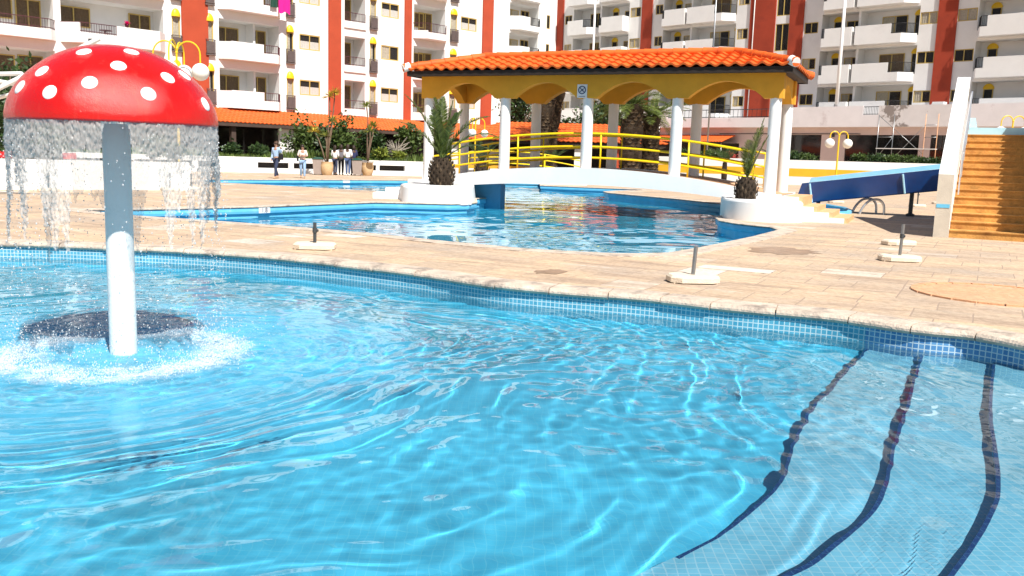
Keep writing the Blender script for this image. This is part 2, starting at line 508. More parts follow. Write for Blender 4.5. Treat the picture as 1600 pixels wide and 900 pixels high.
def foam_film(name, c, r0, wid, amt, lo=.38, hi=.66, nsc=7.0):
    m, nt, b = mat(name)
    tc = N(nt, 'ShaderNodeTexCoord'); ln = N(nt, 'ShaderNodeVectorMath', operation='LENGTH'); nt.links.new(tc.outputs['Object'], ln.inputs[0])
    d = N(nt, 'ShaderNodeMath', operation='SUBTRACT'); nt.links.new(ln.outputs['Value'], d.inputs[0]); d.inputs[1].default_value = r0
    q = N(nt, 'ShaderNodeMath', operation='DIVIDE'); nt.links.new(d.outputs[0], q.inputs[0]); q.inputs[1].default_value = wid
    s = N(nt, 'ShaderNodeMath', operation='POWER'); a_ = N(nt, 'ShaderNodeMath', operation='ABSOLUTE'); nt.links.new(q.outputs[0], a_.inputs[0]); nt.links.new(a_.outputs[0], s.inputs[0]); s.inputs[1].default_value = 2
    e = N(nt, 'ShaderNodeMath', operation='SUBTRACT'); e.inputs[0].default_value = 1; nt.links.new(s.outputs[0], e.inputs[1]); e.use_clamp = True
    n1 = N(nt, 'ShaderNodeTexNoise', Scale=nsc, Detail=9.0, Roughness=.75); nt.links.new(tc.outputs['Object'], n1.inputs['Vector'])
    f = ramp(nt, n1.outputs['Fac'], [(lo, (0, 0, 0)), (hi, (1, 1, 1))])
    mu = N(nt, 'ShaderNodeMath', operation='MULTIPLY'); nt.links.new(e.outputs[0], mu.inputs[0]); nt.links.new(f, mu.inputs[1])
    m2 = N(nt, 'ShaderNodeMath', operation='MULTIPLY'); nt.links.new(mu.outputs[0], m2.inputs[0]); m2.inputs[1].default_value = amt
    nt.links.new(m2.outputs[0], b.inputs['Alpha']); b.inputs['Base Color'].default_value = c4(c); b.inputs['Roughness'].default_value = .7
    return m


M['foam_ring'] = foam_film('soft_foam_ring', (.93, .95, .96), .72, .24, .62)
M['aerated'] = foam_film('aerated_water', (.15, .66, .97), .0, 2.3, .60, .15, .62, 2.2)
M['cap_red'] = mushroom_mat()

# ------------------------------------------------------------------ outlines
WN, WM = -0.20, -0.25          # water levels of the paddling pool and the main pool


def smooth_line(pts, n=6):
    out = []
    P = [Vector(p) for p in pts]
    for i in range(len(P) - 1):
        a, b, c, d = P[max(i - 1, 0)], P[i], P[i + 1], P[min(i + 2, len(P) - 1)]
        for k in range(n):
            t = k / n
            out.append(.5 * ((2 * b) + (c - a) * t + (2 * a - 5 * b + 4 * c - d) * t * t + (3 * b - a - 3 * c + d) * t ** 3))
    out.append(P[-1])
    return out


_edge = [G(x, y, -.06).xy for x, y in ((0, 386), (200, 393), (400, 405), (640, 432), (800, 455), (1000, 472), (1150, 489), (1300, 503), (1430, 522), (1550, 536))]
edge_line = smooth_line([Vector((-11.5, 9.9)), Vector((-8.8, 10.75))] + [Vector(p) for p in _edge] + [Vector((4.25, 5.75)), Vector((4.75, 4.9))], 5)
near_out = [(p.x, p.y) for p in edge_line] + [(4.95, 3.6), (4.6, 2.2), (3.4, 1.2), (1.2, .75), (-3, .75), (-8, 1.5), (-11.5, 4), (-12.5, 7.5)]
main_out = [G(x, y).xy.to_tuple() for x, y in ((110, 328), (210, 338), (300, 344), (400, 351), (580, 366), (700, 379), (820, 390), (900, 395), (960, 397.5), (1000, 398), (1050, 396.5), (1100, 388), (1180, 371), (1222, 360))]
main_out += [G(x, y).xy.to_tuple() for x, y in ((1208, 355), (1180, 352.5), (1150, 349), (1128, 345), (1122, 340))]
main_out += [(5.6, 23.0), (6.9, 27.6), (6.75, 28.9)]
main_out += [G(x, y).xy.to_tuple() for x, y in ((1060, 311), (990, 305), (952, 301.5), (945, 299.5), (965, 298.2), (1010, 297.6))]
main_out += [G(x, y).xy.to_tuple() for x, y in ((1000, 296.2), (920, 293), (846, 290), (845, 284.5), (786, 283.5))]
main_out += [(-.95, 31.5), (-.95, 27.8), (-1.25, 27.3), (-1.12, 24.9), (-1.3, 24.2), (-1.75, 23.75), (-2.85, 23.65), (-3.75, 23.5)]
main_out += [G(x, y).xy.to_tuple() for x, y in ((500, 319), (400, 323), (240, 326.5))]
far_out = [G(x, y).xy.to_tuple() for x, y in ((306, 283), (330, 285.2), (400, 288.5), (560, 297.5), (640, 302), (650, 297))] + [(-4.6, 45.4)] + [G(x, y).xy.to_tuple() for x, y in ((560, 281.2), (430, 280.8), (330, 280.4))]
splash_out = [G(x, y).xy.to_tuple() for x, y in ((1254, 324), (1256, 333), (1270, 336), (1300, 336.5), (1322, 335.5), (1327, 332), (1318, 328), (1290, 323), (1262, 320.5))]


def flat_poly(name, outer, holes, z, m, kind='structure', parent=None):
    bm = bmesh.new()
    es = []
    for loop in [outer] + holes:
        vs = [bm.verts.new((p[0], p[1], z)) for p in loop]
        for i in range(len(vs)): es.append(bm.edges.new((vs[i], vs[(i + 1) % len(vs)])))
    bmesh.ops.triangle_fill(bm, use_beauty=True, edges=es)
    for f in bm.faces:
        if f.normal.z < 0: f.normal_flip()
    me = bpy.data.meshes.new(name); bm.to_mesh(me); bm.free()
    me.materials.append(m)
    o = bpy.data.objects.new(name, me); col.objects.link(o)
    if kind: o['kind'] = kind
    if parent: o.parent = parent
    return o


deck = flat_poly('deck_ground', [(-260, -60), (260, -60), (260, 320), (-260, 320)], [near_out, main_out, far_out, splash_out], 0, M['deck'])

# round terracotta patch with a raised edging
tc0 = G(1560, 461)
tr = 0.80
ring = [(tc0.x + tr * math.cos(a), tc0.y + tr * math.sin(a)) for a in np.linspace(0, 2 * PI, 40, endpoint=False)]
flat_poly('terracotta_ground', ring, [], .009, M['terra'])
b = MB()
for k in range(22):
    a0, a1 = 2 * PI * k / 22 + .012, 2 * PI * (k + 1) / 22 - .012
    seg = [(tc0.x + q * math.cos(a), tc0.y + q * math.sin(a)) for q, aa in ((tr - .03, (a0, a1)), (tr + .05, (a1, a0))) for a in aa]
    b.prism(seg, 0, .018)
tag(b.build('shower_patch_edging', M['coping_orange']), 'low terracotta ring edging a round tiled patch in the paving', 'edging')


def walls(mbs, line, z0, z1, closed=True, pick=None, flip=False):
    s = 0
    n = len(line)
    for i in range(n if closed else n - 1):
        a, c = line[i], line[(i + 1) % n]
        L = math.hypot(c[0] - a[0], c[1] - a[1])
        mi = pick(i, s) if pick else 0
        mbs.quad((a[0], a[1], z0), (c[0], c[1], z0), (c[0], c[1], z1), (a[0], a[1], z1), mi, [(s, z0), (s + L, z0), (s + L, z1), (s, z1)])
        s += L


# paddling pool: mosaic walls, floor and three curved steps
b = MB()
nE = len(edge_line)
walls(b, near_out, -.80, -.03, pick=lambda i, s: 1 if (47 <= i <= nE) else 0)
wl = b.build('paddling_pool_wall', [M['pool_wall'], M['pool_wall2']]); wl['kind'] = 'structure'
fl = flat_poly('paddling_pool_floor', near_out, [], -.57, M['pool_floor'])
receivers = [wl, fl]


def fix_up(o):
    bm = bmesh.new(); bm.from_mesh(o.data)
    for f in bm.faces:
        if abs(f.normal.z) > .5 and f.normal.z < 0: f.normal_flip()
    bm.to_mesh(o.data); bm.free()


def refracted(x, y, zt):
    """where the sight line through the calm water meets the level zt"""
    d = ray(x, y).normalized(); p = G(x, y, WN)
    nrm = Vector((0, 0, 1)); e = 1 / 1.33; cs = -d.dot(nrm)
    t = d * e + nrm * (e * cs - math.sqrt(1 - e * e * (1 - cs * cs)))
    k = (zt - WN) / t.z
    return (p + t * k).xy


steps = [
    (-.245, ((1552, 556), (1545, 640), (1556, 740), (1546, 800), (1484, 895))),
    (-.345, ((1442, 548), (1422, 610), (1400, 680), (1370, 780), (1292, 858), (1228, 898))),
    (-.45, ((1356, 541), (1303, 600), (1252, 660), (1214, 750), (1140, 820), (1065, 862)))]
for zt, px in steps:
    L = [refracted(x, y, zt) for x, y in px]
    L = [L[0] + (L[0] - L[1]) * .8] + L + [L[-1] + (L[-1] - L[-2]) * 1.0 + Vector((-.05, .0)), L[-1] + (L[-1] - L[-2]) * 2.2 + Vector((-.35, .1))]
    L = smooth_line(L, 6)
    b = MB()
    nl = len(L)
    wdt = .020; bh0 = .055
    nrmv = []
    for i in range(nl):
        t = (L[min(i + 1, nl - 1)] - L[max(i - 1, 0)]).normalized()
        nrmv.append(Vector((t.y, -t.x)) if t.y > 0 else Vector((-t.y, t.x)))          # towards the tread
    for i in range(nl - 1):
        bh = bh0 if zt > -.4 else bh0 * max(.12, min(1, (nl - 11 - i) / 12))
        a, c = L[i], L[i + 1]
        a2, c2 = a + nrmv[i] * wdt, c + nrmv[i + 1] * wdt
        b.quad((c.x, c.y, zt - bh), (a.x, a.y, zt - bh), (a.x, a.y, zt), (c.x, c.y, zt), 1 if (zt > -.4 or i < nl - 12) else 0)
        b.quad((c.x, c.y, -.77), (a.x, a.y, -.77), (a.x, a.y, zt - bh), (c.x, c.y, zt - bh), 2)
        b.quad((c.x, c.y, zt), (a.x, a.y, zt), (a2.x, a2.y, zt), (c2.x, c2.y, zt), 1 if (zt > -.4 or i < nl - 12) else 0)
        b.quad((c2.x, c2.y, zt), (a2.x, a2.y, zt), (9.5, a2.y, zt), (9.5, c2.y, zt), 0)
    o = b.build('pool_step_ground', [M['pool_step'], M['band'], M['pool_floor']]); o['kind'] = 'structure'
    fix_up(o)
    receivers.append(o)

# coping stones along the far edge
b = MB()
acc, start = 0, 0
pts = [Vector(p) for p in near_out[:nE + 5]]


def at_len(line, s):
    for i in range(len(line) - 1):
        L = (line[i + 1] - line[i]).length
        if s <= L: return line[i].lerp(line[i + 1], s / L), (line[i + 1] - line[i]).normalized()
        s -= L
    return line[-1], (line[-1] - line[-2]).normalized()


tot = sum((pts[i + 1] - pts[i]).length for i in range(len(pts) - 1))
s = 0
rc = random.Random(3)
while s < tot - .2:
    L = rc.uniform(.48, .62); g = .006
    dz = rc.uniform(-.004, .004); dn = rc.uniform(-.006, .006)
    prof = [(.30, -.05), (.30, .012), (.02, .012), (-.018, .004), (-.036, -.018), (-.038, -.036), (-.026, -.056), (.0, -.064)]
    rings = []
    for q in (s + g, s + L * .35, s + L * .7, s + L - g):
        p, t = at_len(pts, min(q, tot))
        n = Vector((t.y, -t.x)); n = -n if n.y < 0 and q < tot * .7 else n
        n = Vector((-t.y, t.x))
        rings.append([(p.x + n.x * (o_ + dn), p.y + n.y * (o_ + dn), z_ + dz) for o_, z_ in prof])
    base = len(b.v); k = len(prof)
    vs = [v for r_ in rings for v in r_]
    fs = [(i * k + j, i * k + (j + 1) % k, (i + 1) * k + (j + 1) % k, (i + 1) * k + j) for i in range(3) for j in range(k)]
    fs += [tuple(range(k)), tuple(3 * k + j for j in range(k))[::-1]]
    b.add(vs, fs)
    s += L
o = b.build('pool_coping_ground', M['coping']); o['kind'] = 'structure'
bm = bmesh.new(); bm.from_mesh(o.data); bmesh.ops.recalc_face_normals(bm, faces=bm.faces); bm.to_mesh(o.data); bm.free()


def inside(poly, X, Y):
    res = np.zeros(X.shape, bool)
    n = len(poly)
    for i in range(n):
        x0, y0 = poly[i]; x1, y1 = poly[(i + 1) % n]
        if y0 == y1: continue
        c = ((y0 > Y) != (y1 > Y)) & (X < (x1 - x0) * (Y - y0) / (y1 - y0) + x0)
        res ^= c
    return res


def grown(poly, d):
    P = [Vector(p) for p in poly]; n = len(P)
    area = sum(P[i].x * P[(i + 1) % n].y - P[(i + 1) % n].x * P[i].y for i in range(n))
    s = 1 if area > 0 else -1
    out = []
    for i in range(n):
        t = (P[(i + 1) % n] - P[i - 1]).normalized()
        out.append((P[i].x + t.y * d * s, P[i].y - t.x * d * s))
    return out


def wave_field(X, Y, seed, lam0, lam1, n, slope, dirs=None, power=1.0):
    r_ = np.random.default_rng(seed)
    H = np.zeros(X.shape)
    tot2 = 0
    for i in range(n):
        lam = math.exp(r_.uniform(math.log(lam0), math.log(lam1)))
        k = 2 * PI / lam
        a = r_.uniform(0, 2 * PI) if dirs is None else r_.normal(dirs[0], dirs[1])
        A = lam ** power / k
        tot2 += (A * k) ** 2 / 2
        H += A * np.sin(k * (X * math.cos(a) + Y * math.sin(a)) + r_.uniform(0, 2 * PI))
    return H * slope / math.sqrt(tot2)


def low_noise(X, Y, seed, scale):
    r_ = np.random.default_rng(seed)
    H = np.zeros(X.shape)
    for i in range(14):
        k = 2 * PI / (scale * r_.uniform(.6, 1.8)); a = r_.uniform(0, 2 * PI)
        H += np.sin(k * (X * math.cos(a) + Y * math.sin(a)) + r_.uniform(0, 2 * PI))
    return H / math.sqrt(7)


def water_sheet(name, poly, z, step, hf, m, box=None):
    poly = grown(poly, .05)
    xs = [p[0] for p in poly]; ys = [p[1] for p in poly]
    x0, x1, y0, y1 = box or (min(xs), max(xs), min(ys), max(ys))
    nx, ny = int((x1 - x0) / step) + 2, int((y1 - y0) / step) + 2
    X, Y = np.meshgrid(x0 + step * np.arange(nx), y0 + step * np.arange(ny))
    H = hf(X, Y) + z
    co = np.stack([X, Y, H], -1).reshape(-1, 3)
    inm = inside(poly, X + step / 2, Y + step / 2)[:-1, :-1]
    J, I = np.nonzero(inm)
    a = J * nx + I
    quads = np.stack([a, a + 1, a + nx + 1, a + nx], -1)
    used = np.unique(quads); remap = -np.ones(nx * ny, np.int64); remap[used] = np.arange(len(used))
    quads = remap[quads]; co = co[used]
    me = bpy.data.meshes.new(name)
    me.vertices.add(len(co)); me.vertices.foreach_set('co', co.astype(np.float32).ravel())
    nf = len(quads)
    me.loops.add(nf * 4); me.loops.foreach_set('vertex_index', quads.astype(np.int32).ravel())
    me.polygons.add(nf); me.polygons.foreach_set('loop_start', (np.arange(nf) * 4).astype(np.int32))
    me.polygons.foreach_set('use_smooth', np.ones(nf, bool))
    me.update(calc_edges=True); me.materials.append(m)
    o = bpy.data.objects.new(name, me); col.objects.link(o)
    o['kind'] = 'structure'
    o.cycles.is_caustics_caster = True
    return o


MC = G(193.5, 553, WN)          # foot of the mushroom fountain
CAPR = .672


def near_waves(X, Y):
    dx, dy = X - MC.x, Y - MC.y
    r = np.sqrt(dx * dx + dy * dy) + 1e-6
    warp = low_noise(X, Y, 5, 2.6) * .13 + low_noise(X, Y, 6, 1.1) * .028
    rad = np.zeros(X.shape)
    th = np.arctan2(dy, dx)
    for i, (lam, A, ph, c) in enumerate(((.36, .0050, 0, 3.1), (.27, .0034, 1.7, 2.9), (.205, .0014, 4.0, 2.2), (.52, .0040, 2.0, 2.2))):
        wv = warp * (1.15 + .35 * i) + low_noise(X, Y, 40 + i, .9) * .012
        amp = np.clip(.55 + .55 * low_noise(X, Y, 50 + i, 1.3), 0, 1.35)
        rad += A * amp * np.exp(c * (np.cos(2 * PI * (r + wv) / lam + ph) - 1))
    env = np.clip((r - .7) / .8, 0, 1) * np.exp(-np.maximum(r - 4.5, 0) / 5)
    H = rad * env
    choppy = np.clip(1 - np.abs(np.sqrt((X - 1.3) ** 2 + ((Y - 6.6) * 1.1) ** 2) / 2.6), 0, 1)
    H += wave_field(X, Y, 11, .30, 1.2, 36, .018)
    H += wave_field(X, Y, 12, .13, .36, 60, .031) * np.clip(.7 + .4 * low_noise(X, Y, 9, 1.5) + 1.1 * choppy, .1, 1.9)
    H += wave_field(X, Y, 15, .085, .17, 60, .016) * np.clip(.8 + .5 * low_noise(X, Y, 10, 1.8) + .9 * choppy, .1, 1.9)
    spl = np.exp(-((r - .8) / .28) ** 2)
    H += spl * (wave_field(X, Y, 13, .07, .22, 50, .20))
    calm = 1 - .72 * np.clip((X - 1.7 - (Y - 3.5) * .5) / 1.6, 0, 1)      # shallow water over the steps lies calmer
    return H * calm


water = water_sheet('paddling_pool_water', near_out, WN, .024, near_waves, M['water'], (-12.7, 5.0, .7, 11.3))

# main pool
b = MB()
walls(b, main_out, -1.5, -.012)
w2 = b.build('main_pool_wall', M['bluerim']); w2['kind'] = 'structure'
f2 = flat_poly('main_pool_floor', main_out, [], -1.35, M['pool2_floor'])
b = MB(); walls(b, far_out, -1.0, -.012); w3 = b.build('far_pool_wall', M['bluerim']); w3['kind'] = 'structure'
f3 = flat_poly('far_pool_floor', far_out, [], -.9, M['pool2_floor'])
b = MB(); walls(b, splash_out, -.6, -.002); w4 = b.build('slide_pool_wall', M['bluerim']); w4['kind'] = 'structure'
f4 = flat_poly('slide_pool_floor', splash_out, [], -.5, M['pool2_floor'])
receivers += [w2, f2, w3, f3, w4, f4]


def main_waves(X, Y):
    return wave_field(X, Y, 21, .35, 2.2, 50, .020) + wave_field(X, Y, 22, .22, .6, 40, .034, (PI / 2 + .2, .7)) * np.clip(.8 + .5 * low_noise(X, Y, 19, 3), .2, 1.5)


water_sheet('main_pool_water', main_out, WM, .07, main_waves, M['water'])
water_sheet('far_pool_water', far_out, -.20, .12, main_waves, M['water'])
water_sheet('slide_pool_water', splash_out, -.16, .08, main_waves, M['water'])
for o in receivers: o.cycles.is_caustics_receiver = True


def sweep(b, line, prof, closed=False, side=1, mi=0):
    P = [Vector(p) for p in line]; n = len(P); k = len(prof)
    rings = []
    for i in range(n):
        t0 = (P[i] - P[i - 1]).normalized() if (i > 0 or closed) else (P[1] - P[0]).normalized()
        t1 = (P[(i + 1) % n] - P[i]).normalized() if (i < n - 1 or closed) else t0
        t = (t0 + t1).normalized(); nn = Vector((-t.y, t.x)) * side
        sc_ = 1 / max(.5, t.dot(t1))
        rings += [(P[i].x + nn.x * o_ * sc_, P[i].y + nn.y * o_ * sc_, z_) for o_, z_ in prof]
    m_ = n if closed else n - 1
    fs = [(i * k + j, i * k + (j + 1) % k, ((i + 1) % n) * k + (j + 1) % k, ((i + 1) % n) * k + j) for i in range(m_) for j in range(k)]
    if not closed: fs += [tuple(range(k)), tuple((n - 1) * k + j for j in range(k))]
    b.add(rings, fs, mi)


def fix_normals(o):
    bm = bmesh.new(); bm.from_mesh(o.data); bmesh.ops.recalc_face_normals(bm, faces=bm.faces); bm.to_mesh(o.data); bm.free()
    return o


def area_sign(poly):
    n = len(poly)
    return 1 if sum(poly[i][0] * poly[(i + 1) % n][1] - poly[(i + 1) % n][0] * poly[i][1] for i in range(n)) > 0 else -1


# blue bullnose rim round the main and the far pool, paving edge on top
rim_prof = [(-.055, -.030), (-.060, -.10), (-.050, -.15), (-.02, -.165), (.02, -.165), (.02, -.016), (-.03, -.016)]
for nm, out in (('main_pool_rim_ground', main_out), ('far_pool_rim_ground', far_out)):
    sgn = -area_sign(out)
    b = MB(); sweep(b, out, rim_prof, True, sgn)
    o = fix_normals(b.build(nm, M['bluerim'])); o['kind'] = 'structure'
    b = MB(); sweep(b, out, [(-.075, -.014), (-.078, .004), (-.06, .014), (.30, .014), (.30, .0), (.02, -.014)], True, sgn)
    o = fix_normals(b.build(nm.replace('rim', 'edge'), M['coping'])); o['kind'] = 'structure'
b = MB(); sweep(b, splash_out, [(-.03, -.10), (-.04, .07), (.0, .10), (.08, .08), (.09, 0), (.0, -.1)], True, -area_sign(splash_out))
o = fix_normals(b.build('slide_pool_rim_ground', M['bluerim'])); o['kind'] = 'structure'

# ------------------------------------------------------------------ mushroom fountain
mr = thing('mushroom_fountain', 'red mushroom fountain with white spots on a white stem in the paddling pool', 'fountain', (MC.x, MC.y, -.76))
MO = (MC.x, MC.y, -.76)
RIMZ = 1.425
b = MB(); b.lathe([(.16, -.76), (.16, -.72), (.092, -.70), (.092, .2), (.09, 1.0), (.094, RIMZ + .06)], (MC.x, MC.y, 0), 28)
b.build('stem', M['stem'], mr, True, MO, auto=50)
prof = [(.06, RIMZ + .035), (.63, RIMZ + .02), (.662, RIMZ - .006), (CAPR, RIMZ + .004), (.670, RIMZ + .05), (.650, RIMZ + .13), (.607, RIMZ + .215), (.54, RIMZ + .30), (.44, RIMZ + .385), (.33, RIMZ + .452), (.20, RIMZ + .500), (.08, RIMZ + .520), (.0, RIMZ + .524)]
fine = []
pp = [Vector((p[0], p[1])) for p in prof]
outer = smooth_line(pp[3:], 5)
fine = [(p.x, p.y) for p in pp[:3]] + [(max(p.x, .0005), p.y) for p in outer]
b = MB(); b.lathe(fine, (MC.x, MC.y, 0), 72)
cap = b.build('cap', M['cap_red'], mr, True, MO, auto=50)
orad = [(p.x, p.y) for p in outer]


def cap_s(z):         # radius of the cap's outer skin at the height z
    for i in range(len(orad) - 1):
        (r0, z0), (r1, z1) = orad[i], orad[i + 1]
        if z0 <= z <= z1: return r0 + (r1 - r0) * (z - z0) / max(z1 - z0, 1e-6)
    return 0


def cap_hit(x, y):
    d = ray(x, y).normalized(); o_ = Vector((0, 0, EYE))
    t = 4.5
    while t < 8:
        p = o_ + d * t
        if p.z >= RIMZ and math.hypot(p.x - MC.x, p.y - MC.y) < cap_s(p.z): return p
        t += .004
    return None


def arc_tab():
    s, tab = 0, [(0, orad[0][0], orad[0][1])]
    for i in range(1, len(orad)):
        s += math.hypot(orad[i][0] - orad[i - 1][0], orad[i][1] - orad[i - 1][1]); tab.append((s, *orad[i]))
    return tab


ATAB = arc_tab()


def at_arc(s):
    s = min(max(s, 0), ATAB[-1][0])
    for i in range(len(ATAB) - 1):
        if s <= ATAB[i + 1][0]:
            a, c = ATAB[i], ATAB[i + 1]; f = (s - a[0]) / max(c[0] - a[0], 1e-9)
            r_, z_ = a[1] + (c[1] - a[1]) * f, a[2] + (c[2] - a[2]) * f
            tr_, tz = c[1] - a[1], c[2] - a[2]; L = math.hypot(tr_, tz)
            return r_, z_, tz / L, -tr_ / L
    return ATAB[-1][1], ATAB[-1][2], 0, 1


def spot(phi, s0, rad):
    b = MB()
    r0, z0, nr, nz = at_arc(s0)
    vs = [(MC.x + (r0 + nr * .005) * math.cos(phi), MC.y + (r0 + nr * .005) * math.sin(phi), z0 + nz * .005)]
    fs = []
    n = 20
    for ri, (q, off) in enumerate(((.55, .005), (.9, .0045), (1.0, -.002))):
        for k in range(n):
            a = 2 * PI * k / n
            s_ = s0 + rad * q * math.sin(a)
            r_, z_, nr, nz = at_arc(s_)
            ph = phi + rad * q * math.cos(a) / max(r0, .1)
            vs.append((MC.x + (r_ + nr * off) * math.cos(ph), MC.y + (r_ + nr * off) * math.sin(ph), z_ + nz * off))
    for k in range(n):
        j = (k + 1) % n
        fs.append((0, 1 + k, 1 + j))
        for q in (0, 1): fs.append((1 + q * n + k, 1 + (q + 1) * n + k, 1 + (q + 1) * n + j, 1 + q * n + j))
    b.add(vs, fs)
    b.build('spot', M['white_clean'], cap, True, MO)


for x, y in ((67, 109), (77, 145), (132, 80), (140, 129), (185, 101), (205, 80.5), (232, 146), (262, 121), (288, 117), (321, 162), (30, 137)):
    p = cap_hit(x, y)
    if p is None: continue
    sa = min(ATAB, key=lambda t: abs(t[2] - p.z))[0]
    spot(math.atan2(p.y - MC.y, p.x - MC.x), sa, .050)
for k, (ph, s_) in enumerate(((.5, .3), (1.0, .55), (1.4, .2), (1.9, .45), (2.5, .28), (2.2, .7), (1.2, .8))): spot(ph, s_, .05)

# falling water, drops and foam
rs = np.random.default_rng(17)


def nz2(x, y, z=0): return mnoise.noise(Vector((x, y, z)))


b = MB()
NT, NZ = 760, 120
Hfall = RIMZ - WN
hit_len = []
FRONT = math.atan2(-MC.y, -MC.x) % (2 * PI)          # the pole side stays nearly clear
for i in range(NT + 1):
    th = 2 * PI * i / NT
    n = nz2(math.cos(th) * 4.2, math.sin(th) * 4.2, 3.1)
    n2 = nz2(math.cos(th) * 11, math.sin(th) * 11, 8.3)
    front = math.exp(-((th - FRONT) / .14) ** 10)
    hit_len.append(min(.66, max(.15, .25 + .52 * n + .32 * n2)) * (1 - .985 * front))
vid = {}


def vtx(i, j):
    i %= NT
    if (i, j) not in vid:
        th = 2 * PI * i / NT; t = j / NZ
        rr = CAPR - .012 + .03 * t + rs.normal(0, .006 + .006 * t) + .012 * nz2(math.cos(th) * 9, math.sin(th) * 9, t * 5)
        ph = th + rs.normal(0, .0016 + .002 * t)
        vid[(i, j)] = len(b.v); b.v.append((MC.x + rr * math.cos(ph), MC.y + rr * math.sin(ph), RIMZ - .004 - Hfall * t))
    return vid[(i, j)]


for i in range(NT):
    th = 2 * PI * i / NT
    for j in range(NZ):
        t = j / NZ; L = hit_len[i]
        dens = 1.12 - .30 * (t / L) ** 1.5 if t < L else 0
        edge = .5 + .55 * nz2(math.cos(th) * 30, math.sin(th) * 30, t * 10) + .3 * nz2(math.cos(th) * 90, math.sin(th) * 90, t * 40)
        tear = nz2(math.cos(th) * 13, math.sin(th) * 13, t * 2.2)
        if edge < dens * (1 if tear < .28 + .25 * (1 - t) else .35) and (t < L):
            b.f.append((vtx(i, j), vtx(i + 1, j), vtx(i + 1, j + 1), vtx(i, j + 1))); b.m.append(0)
o = b.build('falling_water', M['spray'], None, True)
tag(o, 'thin curtain of water falling from the rim of the red mushroom', 'water', kind='stuff')

ICO = None


def blobs(name, pts, rad, m, label, cat):
    """many small faceted drops as one mesh"""
    bm = bmesh.new(); bmesh.ops.create_icosphere(bm, subdivisions=1, radius=1)
    tv = np.array([v.co for v in bm.verts]); tf = np.array([[v.index for v in f.verts] for f in bm.faces]); bm.free()
    pts = np.array(pts); rad = np.array(rad)
    n = len(pts)
    V = (tv[None] * rad[:, None, None] * np.array([1, 1, 1.25])) + pts[:, None]
    F = tf[None] + (np.arange(n) * len(tv))[:, None, None]
    me = bpy.data.meshes.new(name)
    V = V.reshape(-1, 3); F = F.reshape(-1, 3)
    me.vertices.add(len(V)); me.vertices.foreach_set('co', V.astype(np.float32).ravel())
    me.loops.add(len(F) * 3); me.loops.foreach_set('vertex_index', F.astype(np.int32).ravel())
    me.polygons.add(len(F)); me.polygons.foreach_set('loop_start', (np.arange(len(F)) * 3).astype(np.int32))
    me.polygons.foreach_set('use_smooth', np.ones(len(F), bool))
    me.update(calc_edges=True); me.materials.append(m)
    o = bpy.data.objects.new(name, me); col.objects.link(o)
    return tag(o, label, cat, kind='stuff')


pts, rad = [], []
for k in range(4200):                      # drops of the curtain, ragged below
    th = rs.uniform(0, 2 * PI); t = rs.beta(1.6, 1.1)
    i = int(th / (2 * PI) * NT)
    if rs.uniform() > (.9 if t < hit_len[i] * 1.5 else .4): continue
    rr = CAPR + rs.normal(.012, .03 + .02 * t)
    pts.append((MC.x + rr * math.cos(th), MC.y + rr * math.sin(th), RIMZ - Hfall * t)); rad.append(abs(rs.normal(.0028, .0013)) + .001)
for k in range(900):                       # drops flung out of the splash
    th = rs.uniform(0, 2 * PI); rr = CAPR + rs.normal(.0, .22); h = abs(rs.normal(0, .16))
    pts.append((MC.x + rr * math.cos(th), MC.y + rr * math.sin(th), WN + h)); rad.append(rs.uniform(.002, .0055))
for k in range(260):
    th = rs.uniform(0, 2 * PI); rr = CAPR + abs(rs.normal(.0, .5)); h = abs(rs.normal(0, .35))
    pts.append((MC.x + rr * math.cos(th), MC.y + rr * math.sin(th), WN + h)); rad.append(rs.uniform(.002, .005))
blobs('water_drops', pts, rad, M['drop'], 'drops of water flying round the mushroom fountain', 'water drops')
pts, rad = [], []
for k in range(9000):
    th = rs.uniform(0, 2 * PI)
    d = .55 + .55 * nz2(math.cos(th) * 3, math.sin(th) * 3, 1.7) + .3 * nz2(math.cos(th) * 12, math.sin(th) * 12, 4.7)
    if rs.uniform() > d + .3: continue
    rr = CAPR + .04 + rs.normal(0, .08) + .03 * nz2(math.cos(th) * 8, math.sin(th) * 8)
    pts.append((MC.x + rr * math.cos(th), MC.y + rr * math.sin(th), WN + abs(rs.normal(0, .022 + .02 * max(d, 0))) - .004)); rad.append(abs(rs.normal(.0019, .0012)) + .0009)
for k in range(1500):
    th = rs.uniform(0, 2 * PI); rr = CAPR * math.sqrt(rs.uniform(.05, 1.9))
    pts.append((MC.x + rr * math.cos(th), MC.y + rr * math.sin(th), WN + .002)); rad.append(rs.uniform(.002, .006))
blobs('splash_foam', pts, rad, M['foam'], 'white ring of foam where the falling water hits the pool', 'foam')

def film(nm, m_, lift, rad_, step, label):
    circ = [(MC.x + rad_ * math.cos(a), MC.y + rad_ * math.sin(a)) for a in np.linspace(0, 2 * PI, 64, endpoint=False)]
    o = water_sheet(nm, circ, WN + lift, step, near_waves, M[m_])
    o.cycles.is_caustics_caster = False
    o.data.transform(Matrix.Translation((-MC.x, -MC.y, 0))); o.location = (MC.x, MC.y, 0)
    del o['kind']
    tag(o, label, 'foam', kind='stuff')


FILM_Z = True
film('aerated_water', 'aerated', .007, 2.3, .03, 'bubbly pale water spreading from the splash of the mushroom')
film('foam_ring', 'foam_ring', .016, 1.0, .02, 'soft white foam spreading round the foot of the mushroom')

